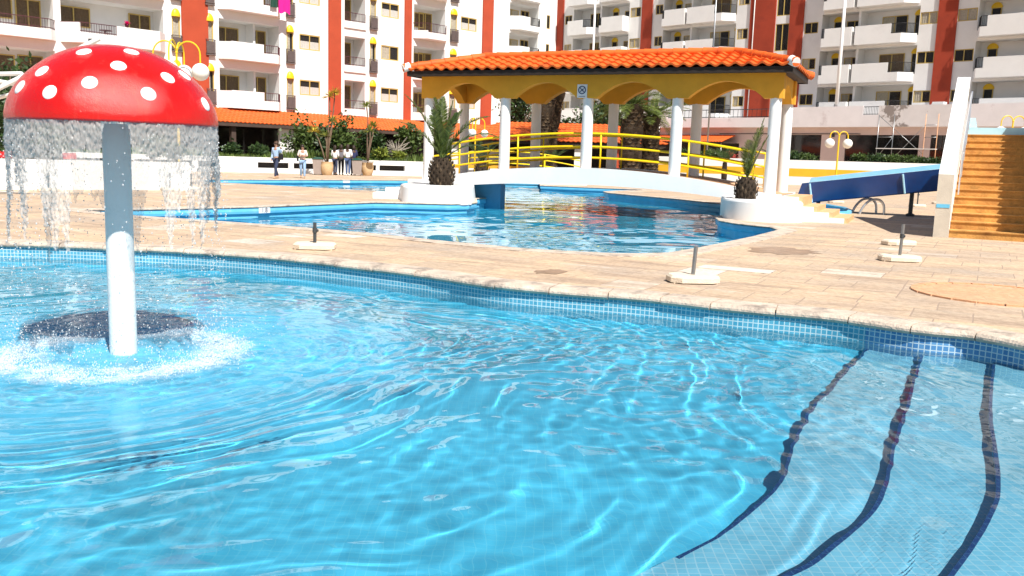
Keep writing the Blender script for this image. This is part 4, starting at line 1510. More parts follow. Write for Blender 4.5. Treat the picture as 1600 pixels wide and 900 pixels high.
# chrome grab rail of the slide pool
lp = G(1366, 335)
gr = thing('pool_handrail', 'curved stainless pool handrail on the paving below the slide', 'handrail', lp)
for dy in (0, .55):
    b = MB()
    pts = [Vector((-.42, dy, 0)), Vector((-.33, dy, .20)), Vector((-.16, dy, .38)), Vector((.06, dy, .42)), Vector((.20, dy, .34)), Vector((.26, dy, .2)), Vector((.27, dy, 0))]
    b.tube(smooth_line(pts, 5), .034, 10); b.build('rail', M['chrome'], gr, True, auto=40)


# ------------------------------------------------------------------ lamp posts
def lamp(p, h, n, R_, label, globe=.21, rz=0.0, drop=.25):
    t = thing('street_lamp', label, 'lamp', p, rz, 'yellow lamp posts with white globes')
    b = MB(); b.lathe([(.09, 0), (.09, .12), (.05, .16)], (0, 0, 0), 12); b.tube([(0, 0, .1), (0, 0, h)], [.048, .034], 10); b.ball((0, 0, h), .05, 8, 6)
    b.build('post', M['yellow'], t, True, auto=40)
    for k in range(n):
        a = 2 * PI * k / n
        pts = []
        for q in np.linspace(0, PI, 12): pts.append((math.cos(a) * R_ * (1 - math.cos(q)) / 2, math.sin(a) * R_ * (1 - math.cos(q)) / 2, h - .06 + R_ * .55 * math.sin(q)))
        pts.append((pts[-1][0], pts[-1][1], h - .06 - drop))
        b = MB(); b.tube(pts, .026, 8); ar = b.build('arm', M['yellow'], t, True, auto=40)
        b = MB(); b.ball((pts[-1][0], pts[-1][1], h - .06 - drop - globe * .9), globe, 18, 12); b.build('globe', M['globe'], ar, True)
    return t


lamp(Vector((D(1309, 240, 42).x, 42, 0)), 2.78, 2, .42, 'yellow lamp post with two white globes behind the blue slide', .225, .0, .12)
lp0 = D(277, 130, 30.5)
lamp(Vector((lp0.x, 30.5, 0)), 4.45, 4, .78, 'tall yellow lamp post half hidden by the red mushroom cap', .29, .05, .30)
lamp(Vector((D(742, 240, 44).x, 44, 0)), 2.95, 3, .46, 'yellow lamp post with three white globes behind the left bridge palm', .19, .25, .3)
lamp(Vector((D(881, 215, 62).x, 62, 0)), 3.3, 2, .55, 'distant yellow lamp post rising over the orange restaurant roof', .2, 0, .2)
lamp(Vector((D(1582, 200, 40).x, 40, 0)), 3.55, 2, .52, 'brownish lamp post behind the stair tower platform', .22, 0, .2)
lamp(Vector((D(1022, 215, 58).x, 58, 0)), 3.4, 2, .5, 'yellow lamp post beside the palms behind the pavilion', .2, 1.2, .2)

# ------------------------------------------------------------------ low walls
wl0, wl1 = G(-120, 296), G(297, 297)
lw = thing('garden_wall', 'low white garden wall behind the red mushroom fountain', 'wall', wl1)
dv = (wl1 - wl0).normalized(); nv = Vector((-dv.y, dv.x, 0))
b = MB(); b.prism([(p.x, p.y) for p in (wl0 - dv * 8, wl1, wl1 + nv * .9, wl0 - dv * 8 + nv * .9)], 0, .84)
b.build('wall_body', M['white'], lw, False, tuple(wl1))
b = MB(); b.prism([(p.x, p.y) for p in (wl0 - dv * 8 + nv * .16, wl1 - dv * .16 + nv * .16, wl1 - dv * .16 + nv * .74, wl0 - dv * 8 + nv * .74)], .84, .86)
b.build('soil_bed', M['soil'], lw, False, tuple(wl1))
for k, (px, sx, rr, hh, seed) in enumerate(((238, 247, .40, .42, 3), (30, 246, .7, .85, 5), (-20, 246, .8, .95, 6), (70, 246, .35, .5, 8), (280, 247, .3, .33, 9))):
    t = (px - 297) / (297 + 120)
    p = wl1 + (wl1 - wl0) * t + nv * .45
    shrub('wall_shrub', ('dark low bush on the white wall right of the mushroom stem', 'tall dark bush on the white wall at the far left', 'tall dark bush on the white wall cut by the left picture edge', 'narrow dark bush behind the falling water on the white wall', 'small green bush near the right end of the white wall')[k],
          (p.x, p.y, .84), (rr, rr, hh), 900, .13, M['leaf_dark'], seed, 'bushes on the left white wall', 5)
# red chairs behind the wall
def chair(p, rz, label):
    t = thing('plastic_chair', label, 'chair', p, rz, 'red plastic chairs behind the left wall')
    b = MB(); b.bbox(-.25, .25, -.24, .24, .42, .46); b.build('seat', M['redplastic'], t)
    b = MB(); b.prism([(-.25, .20), (.25, .20), (.25, .25), (-.25, .25)], .46, 1.02, top=[(-.22, .27), (.22, .27), (.22, .31), (-.22, .31)]); b.build('backrest', M['redplastic'], t)
    for sx in (-1, 1):
        for sy in (-1, 1):
            b = MB(); b.tube([(sx * .22, sy * .2, .42), (sx * .25, sy * .24, 0)], .022, 6); b.build('leg', M['redplastic'], t)


for k, px in enumerate((2, 118)):
    p = D(px, 246, 26.6 + .9 * k); p.z = 0
    chair(p, .3 + .8 * k, ('red plastic chair behind the white wall at the left picture edge', 'red plastic chair behind the white wall seen between falling water')[k])

# ------------------------------------------------------------------ far plaza: planter wall with openings, pots, bins
FW0, FW1 = D(-60, 270, 46.0), D(650, 272, 54.5)
FW0.z = FW1.z = 0
fd = (FW1 - FW0).normalized(); fang = math.atan2(fd.y, fd.x); FL = (FW1 - FW0).length


def wall_u(px, y=262):
    d = ray(px, y); den = d.x * fd.y - d.y * fd.x
    t = (FW0.x * fd.y - FW0.y * fd.x) / den
    return (d.x * t - FW0.x) * fd.x + (d.y * t - FW0.y) * fd.y


def FP(u, w, z=0): return Vector((FW0.x + fd.x * u - fd.y * w, FW0.y + fd.y * u + fd.x * w, z))


def facade_mesh(x0, x1, z0, z1, ops, y=0.0, uvm=0, back_mi=None):
    """front sheet at y with rectangular openings (xa, xb, za, zb, depth): reveals run to the depth, backs close them"""
    b = MB()
    X = sorted({x0, x1} | {v for o in ops for v in o[:2] if x0 < v < x1})
    Z = sorted({z0, z1} | {v for o in ops for v in o[2:4] if z0 < v < z1})
    for i in range(len(X) - 1):
        run = None
        for j in range(len(Z) - 1):
            xm, zm = (X[i] + X[i + 1]) / 2, (Z[j] + Z[j + 1]) / 2
            if any(o[0] < xm < o[1] and o[2] < zm < o[3] for o in ops): continue
            b.quad((X[i], y, Z[j]), (X[i + 1], y, Z[j]), (X[i + 1], y, Z[j + 1]), (X[i], y, Z[j + 1]))
    for (xa, xb, za, zb, dp) in ops:
        yd = y + dp
        b.quad((xa, y, za), (xa, y, zb), (xa, yd, zb), (xa, yd, za))
        b.quad((xb, yd, za), (xb, yd, zb), (xb, y, zb), (xb, y, za))
        b.quad((xa, y, zb), (xb, y, zb), (xb, yd, zb), (xa, yd, zb))
        b.quad((xa, yd, za), (xb, yd, za), (xb, y, za), (xa, y, za))
        b.quad((xa, yd, za), (xb, yd, za), (xb, yd, zb), (xa, yd, zb), 1)
    return b


pw = thing('planter_wall', 'long white planter wall with dark slots across the far plaza', 'wall', FW0, fang)
ops = []
for xa, xb in ((60, 190), (210, 300), (310, 340), (403, 451), (459, 497), (583, 588), (593, 633), (-40, 40)):
    ops.append((wall_u(xa), wall_u(xb), .28, .60, .35))
b = facade_mesh(-3, FL + 1.2, 0, .88, ops)
b.bbox(-3, FL + 1.2, .36, .9, 0, .88)
b.quad((-3, 0, .88), (FL + 1.2, 0, .88), (FL + 1.2, .37, .88), (-3, .37, .88))
b.build('wall_body', [M['white'], M['dark_room']], pw)
b = MB(); b.bbox(-3, FL + 1.2, .9, 3.4, .5, .92); b.build('soil_bed', M['soil'], pw)
# border grass along the planter
b = MB(); q = random.Random(5)
for k in range(5200):
    u = q.uniform(-2, FL + 1); w = q.uniform(.35, 1.6); h = q.uniform(.15, .42) * (1 + .5 * math.sin(u * .8))
    p = FP(u, w, .88); a = q.uniform(0, 2 * PI); s = Vector((math.cos(a), math.sin(a), 0)) * .05
    t_ = p + Vector((q.gauss(0, .12), q.gauss(0, .12), h))
    b.add([p - s, p + s, t_], [(0, 1, 2)])
tag(b.build('border_grass', M['grass']), 'strip of short grass growing along the far planter wall', 'grass', kind='stuff')

SH = [  # px, py centre, radius px, depth offset behind the wall, leaf, label
    (474, 216, 25, 32, 1.6, 'leaf', 'broad bushy shrub left of the first clay pot under the orange canopy'),
    (500, 222, 22, 26, 1.7, 'leaf_dark', 'dark shrub right behind the first potted dracaena'),
    (548, 214, 26, 30, 1.7, 'leaf', 'tall shrub above the group of people by the bins'),
    (590, 222, 18, 20, 1.6, 'leaf_dark', 'dark shrub behind the second potted dracaena'),
    (405, 240, 14, 10, 1.0, 'leaf_dark', 'low dark shrub behind the walking woman in blue'),
    (648, 218, 16, 22, 1.5, 'leaf', 'light green shrub left of the first pavilion column'),
    (366, 236, 12, 12, 1.2, 'leaf_dark', 'small dark shrub just right of the mushroom cap'),
    (600, 240, 9, 9, .8, 'leaf_lime', 'lime green tuft in front of the dark arcade'),
    (628, 244, 7, 6, .8, 'leaf_lime', 'small lime tuft left of the bare pale bush')]
for k, (px, py, rx, rz_, w, lf, lab) in enumerate(SH):
    u = wall_u(px); p = FP(u, w, .9); dep = p.y
    cz = EYE + (HOR + ROLL * (px - 800) - py) * dep / FPX
    rr = rx * dep / FPX; hh = max(.25, (cz - .9))
    rv = max(.22, rz_ * dep / FPX)
    t = thing('plaza_shrub', lab, 'shrub', p, 0, 'shrubs in the far planter')
    q = random.Random(k + 40); b = MB()
    for s in range(6):
        a = q.uniform(0, 2 * PI); e_ = Vector((math.cos(a) * rr * .6, math.sin(a) * rr * .5, hh * q.uniform(.7, 1.2)))
        b.tube([(0, 0, 0), e_ * .5 + Vector((0, 0, .1)), e_], [.05, .035, .015], 5)
    b.build('stems', M['bark'], t, True)
    b = MB(); leaf_cloud(b, (0, 0, hh), (rr * 1.15, rr * .9, rv * 1.1), int(500 + 900 * rr), .26, 0, 14, k + 2, .55)
    b.build('foliage', M[lf], t)
# agave, fern and bare bush near the pavilion column
p = FP(wall_u(598), 1.0, .9); t = thing('agave', 'spiky green agave clump right of the second bin', 'plant', p)
b = MB(); rosette(b, (0, 0, .1), 46, 1.25, .05, up=1.1, seed=9); b.build('leaves', M['leaf'], t)
p = FP(wall_u(626), 1.1, .9); t = thing('bare_bush', 'leafless pale bush with branching twigs before the dark arcade', 'shrub', p)
b = MB(); q = random.Random(12)
for k in range(26):
    a = q.uniform(0, 2 * PI); e_ = Vector((math.cos(a) * q.uniform(.2, .8), math.sin(a) * .4, q.uniform(.7, 1.5)))
    b.tube([(0, 0, .0), (e_.x * .15, e_.y * .2, e_.z * .5), e_], [.035, .022, .008], 5)
    b.tube([(e_.x * .4, e_.y * .4, e_.z * .62), (e_.x * 1.3, e_.y, e_.z * .8)], [.014, .006], 4)
b.build('twigs', M['dry'], t)


def clay_pot(px, dep, label, plab, stems, seed):
    p = D(px, 268, dep); p.z = 0
    t = thing('clay_pot', label, 'plant pot', p, 0, 'clay pots on the far plaza')
    b = MB(); b.lathe([(.24, 0), (.27, .04), (.35, .3), (.355, .55), (.325, .68), (.335, .70), (.335, .75), (.29, .75), (.28, .68), (.0, .66)], (0, 0, 0), 22)
    b.build('pot', M['pot'], t, True, auto=45)
    b = MB(); b.lathe([(.285, .66), (.0, .69)], (0, 0, 0), 16, cap=False); b.build('soil', M['soil'], t)
    d_ = thing('dracaena', plab, 'plant', (p.x, p.y, .68), 0, 'dracaenas in the clay pots')
    b = MB(); f = MB(); q = random.Random(seed)
    for (x, h, yel) in stems:
        top = (x, q.uniform(-.15, .15), h)
        b.tube([(x * .1, 0, 0), (x * .35, 0, h * .4), (x * .7 + .05, 0, h * .75), top], [.045, .04, .034, .03], 7)
        rosette(f, top, 34, .52, .032, 1 if yel else 0, .5, seed + int(h * 10))
    b.build('stems', M['bark'], d_, True); f.build('leaves', [M['leaf_lime'], M['leaf_yellow']], d_)


clay_pot(511, 50.5, 'round ochre clay pot beside the first bin', 'tall dracaena with yellowing top in the first clay pot', ((-.75, 1.75, 1), (.15, 3.7, 1), (.45, 3.9, 1), (.3, 2.35, 0), (-.1, 1.5, 0)), 3)
clay_pot(574, 52.0, 'round ochre clay pot beside the second bin with a white bowl on it', 'tall thin dracaena with lime top in the second clay pot', ((-.05, 3.3, 0), (.35, 2.2, 0), (.15, 1.9, 0)), 8)
p = D(577.5, 268, 51.6); p.z = .752
b = MB(); b.lathe([(.16, 0), (.22, .09), (.19, .09), (.1, .02)], (p.x + .06, p.y - .02, p.z), 14); tag(b.build('white_bowl', M['white_clean']), 'white bowl lying on the rim of the right clay pot', 'bowl')


def bin_(px, dep, label):
    p = D(px, 268, dep); p.z = 0
    t = thing('wheelie_bin', label, 'bin', p, .15, 'bins on the far plaza')
    b = MB(); b.prism([(-.23, -.25), (.23, -.25), (.23, .25), (-.23, .25)], .05, .88, top=[(-.3, -.31), (.3, -.31), (.3, .31), (-.3, .31)]); b.build('body', M['bin'], t)
    b = MB(); b.prism([(-.32, -.34), (.32, -.34), (.32, .33), (-.32, .33)], .882, .93, top=[(-.26, -.25), (.26, -.25), (.28, .3), (-.28, .3)]); b.prism([(-.26, -.25), (.26, -.25), (.28, .3), (-.28, .3)], .93, 1.0, top=[(-.15, -.1), (.15, -.1), (.2, .2), (-.2, .2)]); b.build('lid', M['bin_lid'], t)
    for sx in (-1, 1):
        b = MB(); b.tube([(sx * .2 - .03, .27, .09), (sx * .2 + .03, .27, .09)], .09, 12); b.build('wheel', M['steel_dark'], t, True, auto=40)


bin_(497, 50.6, 'taupe bin with dark green lid left of the first clay pot')
bin_(558, 51.6, 'taupe bin with dark green lid right of the standing group')


# ------------------------------------------------------------------ people
def skin_mesh(name, verts, edges, m, parent, sub=2):
    me = bpy.data.meshes.new(name)
    me.from_pydata([v[:3] for v in verts], edges, [])
    o = bpy.data.objects.new(name, me); col.objects.link(o)
    md = o.modifiers.new('skin', 'SKIN')
    for i, v in enumerate(verts):
        sv = me.skin_vertices[0].data[i]
        sv.radius = (v[3], v[4] if len(v) > 4 else v[3])
        sv.use_root = (i == 0)
    sb = o.modifiers.new('sub', 'SUBSURF'); sb.levels = sub; sb.render_levels = sub
    bpy.context.view_layer.update()
    ev = o.evaluated_get(bpy.context.evaluated_depsgraph_get())
    nm = bpy.data.meshes.new_from_object(ev)
    o.modifiers.clear(); o.data = nm
    nm.materials.clear(); nm.materials.append(m)
    nm.polygons.foreach_set('use_smooth', [True] * len(nm.polygons))
    o.parent = parent
    return o


def person(p, rz, label, top, legs, skin, hair, stride=.0, arms='down', hair_len=.25, height=1.66, extra=None, group=None, shoe='shoe', lean=0.0):
    t = thing('person', label, 'person', p, rz, group)
    t.scale = (height / 1.66,) * 3
    s = stride
    J = {'pel': (0, 0, .92), 'wai': (0, 0, 1.06), 'che': (0, lean * .5, 1.26), 'nek': (0, lean, 1.42), 'hdl': (0, lean - .015, 1.50), 'hd': (0, lean - .02, 1.57), 'hdt': (0, lean - .01, 1.62),
         'hL': (.085, -.06 * s, .86), 'kL': (.09, -.30 * s - .02, .48), 'aL': (.085, -.38 * s, .085), 'tL': (.09, -.38 * s - .13, .035),
         'hR': (-.085, .06 * s, .86), 'kR': (-.09, .13 * s - .02, .47), 'aR': (-.085, .42 * s, .10 + .05 * s), 'tR': (-.09, .42 * s - .12, .035),
         'sL': (.165, lean, 1.36), 'sR': (-.165, lean, 1.36)}
    if arms == 'down': A_ = {'eL': (.22, .03 + .08 * s, 1.10), 'wL': (.23, -.05 + .05 * s, .86), 'eR': (-.22, .03 - .08 * s, 1.10), 'wR': (-.23, -.08 - .1 * s, .86)}
    elif arms == 'crossed': A_ = {'eL': (.23, -.02, 1.10), 'wL': (-.02, -.20, 1.15), 'eR': (-.23, -.02, 1.10), 'wR': (.06, -.22, 1.09)}
    elif arms == 'up': A_ = {'eL': (.27, -.03, 1.16), 'wL': (.30, -.10, 1.36), 'eR': (-.22, .03, 1.10), 'wR': (-.22, -.06, .86)}
    else: A_ = {'eL': (.22, 0, 1.10), 'wL': (.10, -.22, 1.05), 'eR': (-.22, 0, 1.10), 'wR': (-.10, -.22, 1.05)}
    J.update(A_)
    for h, w, e in (('fL', 'wL', 'eL'), ('fR', 'wR', 'eR')):
        d = (Vector(J[w]) - Vector(J[e])).normalized(); J[h] = tuple(Vector(J[w]) + d * .09)
    Rr = {'pel': (.135, .10), 'wai': (.115, .085), 'che': (.135, .095), 'nek': (.05, .05), 'hdl': (.062, .07), 'hd': (.078, .092), 'hdt': (.062, .075), 'hL': (.085, .085), 'kL': (.056, .056), 'aL': (.038, .038), 'tL': (.036, .024),
          'hR': (.085, .085), 'kR': (.056, .056), 'aR': (.038, .038), 'tR': (.036, .024), 'sL': (.055, .055), 'sR': (.055, .055), 'eL': (.040, .040), 'eR': (.040, .040), 'wL': (.028, .028), 'wR': (.028, .028), 'fL': (.030, .018), 'fR': (.030, .018)}
    def sk(name, names, edges, m, grow=0.0, sub=2):
        vs = [(*J[n], Rr[n][0] + grow, Rr[n][1] + grow) for n in names]
        ix = {n: i for i, n in enumerate(names)}
        return skin_mesh(name, vs, [(ix[a], ix[c]) for a, c in edges], m, t, sub)
    sk('body', list(J), [('pel', 'wai'), ('wai', 'che'), ('che', 'nek'), ('nek', 'hdl'), ('hdl', 'hd'), ('hd', 'hdt'), ('pel', 'hL'), ('hL', 'kL'), ('kL', 'aL'), ('aL', 'tL'), ('pel', 'hR'), ('hR', 'kR'), ('kR', 'aR'), ('aR', 'tR'),
                         ('che', 'sL'), ('sL', 'eL'), ('eL', 'wL'), ('wL', 'fL'), ('che', 'sR'), ('sR', 'eR'), ('eR', 'wR'), ('wR', 'fR')], skin)
    sk('top', ['che', 'wai', 'pel', 'sL', 'eL', 'sR', 'eR'] + (['wL', 'wR'] if top[1] else []), [('pel', 'wai'), ('wai', 'che'), ('che', 'sL'), ('sL', 'eL'), ('che', 'sR'), ('sR', 'eR')] + ([('eL', 'wL'), ('eR', 'wR')] if top[1] else []), top[0], .020)
    sk('trousers', ['pel', 'hL', 'kL', 'aL', 'hR', 'kR', 'aR'], [('pel', 'hL'), ('hL', 'kL'), ('kL', 'aL'), ('pel', 'hR'), ('hR', 'kR'), ('kR', 'aR')], legs, .014)
    b = MB()
    for k in ('L', 'R'):
        a, tt = Vector(J['a' + k]), Vector(J['t' + k]); b.ball(((a.x + tt.x) / 2, (a.y + tt.y) / 2, .035 + max(0, a.z - .1) * .4), 1, 10, 6, 0, (.045, .125, .042))
    b.build('shoes', M[shoe], t, True)
    h = Vector(J['hd'])
    b = MB(); b.ball((h.x, h.y + .022, h.z + .03), 1, 14, 10, 0, (.10, .105, .098))
    if hair_len: b.ball((h.x, h.y + .075, h.z - hair_len * .45), 1, 12, 8, 0, (.10, .062, hair_len * .75 + .05))
    b.build('hair', hair, t, True)
    b = MB(); b.ball((h.x, h.y - .10, h.z - .02), .016, 6, 5); b.build('nose', skin, t, True)
    b = MB()
    for sx in (-1, 1): b.ball((h.x + sx * .034, h.y - .088, h.z + .005), .012, 6, 5)
    b.ball((h.x, h.y - .088, h.z - .055), 1, 6, 4, 0, (.024, .008, .006))
    b.build('eyes_and_mouth', M['hair'], t, True)
    for kind in extra or ():
        b = MB()
        if kind == 'sunglasses':
            for sx in (-1, 1): b.ball((h.x + sx * .037, h.y - .094, h.z + .006), 1, 8, 6, 0, (.033, .012, .026))
            b.build('sunglasses', M['black_cloth'], t, True)
        if kind in ('bag', 'bag_right'):
            sx = 1 if kind == 'bag' else -1
            b.prism([(sx * .20, -.12), (sx * .29, -.10), (sx * .29, .14), (sx * .20, .16)][::sx], .86, 1.12); b.tube([(sx * .24, .02, 1.1), (sx * .19, .02, 1.4), (sx * .12, .09, 1.42)], .012, 6); b.build('shoulder_bag', M['black_cloth'], t)
    return t


random.seed(9)
pp_ = G(432, 279); person(pp_, -.35, 'woman in light blue shirt and dark jeans walking with sunglasses and shoulder bag', (M['shirt_blue'], True), M['jean_dark'], M['skin'], M['hair_mid'], .55, 'up', .34, 1.68, ('sunglasses', 'bag'))
pp_ = G(473, 278.5); person(pp_, .25, 'woman in pale blush top and light jeans walking with folded arms', (M['shirt_pink'], False), M['jean_light'], M['skin'], M['hair'], .4, 'crossed', .30, 1.58, ('bag_right',))
for k, (px, dep, rz, lab, tp, lg, sk_, hr, hl, hh) in enumerate((
        (523.5, 51.2, PI * .9, 'person in white top and dark trousers at the left of the standing group', M['shirt_white'], M['jean_dark'], M['skin'], M['hair'], .2, 1.66),
        (533, 51.6, PI * 1.05, 'person in grey knit top with back turned in the standing group', M['shirt_grey'], M['black_cloth'], M['skin_dark'], M['hair'], .1, 1.72),
        (543.5, 51.0, PI * .95, 'person in white shirt and blue jeans with back turned in the standing group', M['shirt_white'], M['jean'], M['skin_dark'], M['hair'], .12, 1.74),
        (552.5, 51.6, PI * 1.2, 'person in navy jacket at the right of the standing group', M['shirt_navy'], M['jean_dark'], M['skin_dark'], M['hair'], .1, 1.70))):
    p = D(px, 268, dep); p.z = 0
    person(p, rz, lab, (tp, True), lg, sk_, hr, .1, 'front', hl, hh, (), 'group standing by the bins', 'shirt_white' if k == 2 else 'black_cloth')


# ------------------------------------------------------------------ apartment buildings
def window_tpl(w, h, kind, nsash=2):
    """frame, curtain and pane as one part with its pieces; local origin: bottom left, y = 0 at the pane"""
    f = MB(); t_ = .065
    f.bbox(0, w, -.03, .03, 0, t_); f.bbox(0, w, -.03, .03, h - t_, h)
    for k in range(nsash + 1):
        x = k * (w - t_) / nsash; f.bbox(x, x + t_, -.028, .028, t_, h - t_)
    return f


def add_window(bld, x, z, w, h, y, curtain, cache={}, sill=False):
    key = (round(w, 2), round(h, 2), curtain)
    if key not in cache:
        f = window_tpl(w, h, 0, 2 if w > .9 else 1).build('window', M['frame'], bld)
        f.location = (x, y, z)
        b = MB(); b.quad((.03, .005, .03), (w - .03, .005, .03), (w - .03, .005, h - .03), (.03, .005, h - .03)); b.build('pane', M['pane'], f)
        b = MB(); ch = h if curtain != 'half' else h * .62
        if curtain in ('full', 'half', 'part', 'brown'):
            x1 = w - .06 if curtain != 'part' else w * .55
            n = max(6, int((x1 - .06) / .06)); pts = []
            for i in range(n + 1): pts.append((.06 + (x1 - .06) * i / n, .027 + .012 * math.sin(i * 1.9)))
            for i in range(n): b.quad((*pts[i], .05), (*pts[i + 1], .05), (*pts[i + 1], ch - .06), (*pts[i], ch - .06))
            b.build('curtain', M[{'half': 'curtain_white', 'brown': 'curtain_brown'}.get(curtain, 'curtain')], f)
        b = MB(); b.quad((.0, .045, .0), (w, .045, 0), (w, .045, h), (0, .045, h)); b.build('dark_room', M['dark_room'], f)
        cache[key] = f
        return f
    src = cache[key]
    k = src.copy(); col.objects.link(k); k.parent = bld; k.location = (x, y, z)
    for g in src.children:
        q = g.copy(); col.objects.link(q); q.parent = k
    return k


def railing(b, pts, z0, h, step=.16, r=.018):
    for i in range(len(pts) - 1):
        a, c = Vector((*pts[i], 0)), Vector((*pts[i + 1], 0))
        for zz in (z0 + h, z0 + .08): b.tube([a + Vector((0, 0, zz)), c + Vector((0, 0, zz))], r * 1.3, 5)
        n = max(1, int((c - a).length / step))
        for k in range(n + 1):
            p = a.lerp(c, k / n); b.tube([p + Vector((0, 0, z0)), p + Vector((0, 0, z0 + h))], r * .7, 4)


def ring_wall(b, pts, th, z0, z1):
    """parapet following an open plan line, thickness towards +y side (left of travel)"""
    P = [Vector(p) for p in pts]; n = len(P); off = []
    for i in range(n):
        t0 = (P[i] - P[i - 1]).normalized() if i else (P[1] - P[0]).normalized()
        t1 = (P[i + 1] - P[i]).normalized() if i < n - 1 else t0
        t = (t0 + t1).normalized(); nn = Vector((-t.y, t.x)); off.append(P[i] + nn * th / max(.5, t.dot(t1)))
    for i in range(n - 1):
        q = [P[i], P[i + 1], off[i + 1], off[i]]
        b.prism([p.to_tuple() for p in q], z0, z1)


# --- block A, sunlit, running away to the right
AO = Vector((-20.06, 58.65, 0)); Aang = math.atan2(.71350554, .70064959)
ba = thing('apartment_block', 'sunlit white apartment block with terracotta red pillars on the left', 'building', AO, Aang)
FAL = [4.15 + 3.13 * k for k in range(4)]
A_X0, A_X1, A_TOP = -34.0, 25.4, 17.6
narrow = [(-2.42, -1.88), (-.20, .34), (5.70, 6.24), (12.74, 13.30), (20.66, 21.36)]
wins = [(6.72, 8.40), (13.78, 15.44), (21.78, 23.54)]
logg = [(-13.2, -9.35), (-8.95, -2.95), (.72, 5.12), (10.48, 12.30), (16.9, 20.1)]
left = [(-20.5, -15.5), (-27, -22)]
ops = []
for f in FAL:
    for a, c in narrow: ops.append((a, c, f + .10, f + 2.15, .12))
    for a, c in wins: ops.append((a, c, f + 1.08, f + 2.14, .12))
    for a, c in logg + left: ops.append((a, c, f + .02, f + 2.42, 1.5))
shop = [(a, a + 3.4, .3, 3.0, .5) for a in np.arange(-31, 22, 4.2)]
ops2 = [tuple(float(v) for v in o) for o in shop]
b = facade_mesh(A_X0, A_X1, 0, A_TOP, ops + ops2)
b.quad((A_X1, 0, 0), (A_X1, 11, 0), (A_X1, 11, A_TOP), (A_X1, 0, A_TOP)); b.quad((A_X0, 11, 0), (A_X0, 0, 0), (A_X0, 0, A_TOP), (A_X0, 11, A_TOP))
b.quad((A_X1, 11, 0), (A_X0, 11, 0), (A_X0, 11, A_TOP), (A_X1, 11, A_TOP)); b.quad((A_X0, 0, A_TOP), (A_X1, 0, A_TOP), (A_X1, 11, A_TOP), (A_X0, 11, A_TOP))
o = b.build('wall', [M['white'], M['white']], ba)
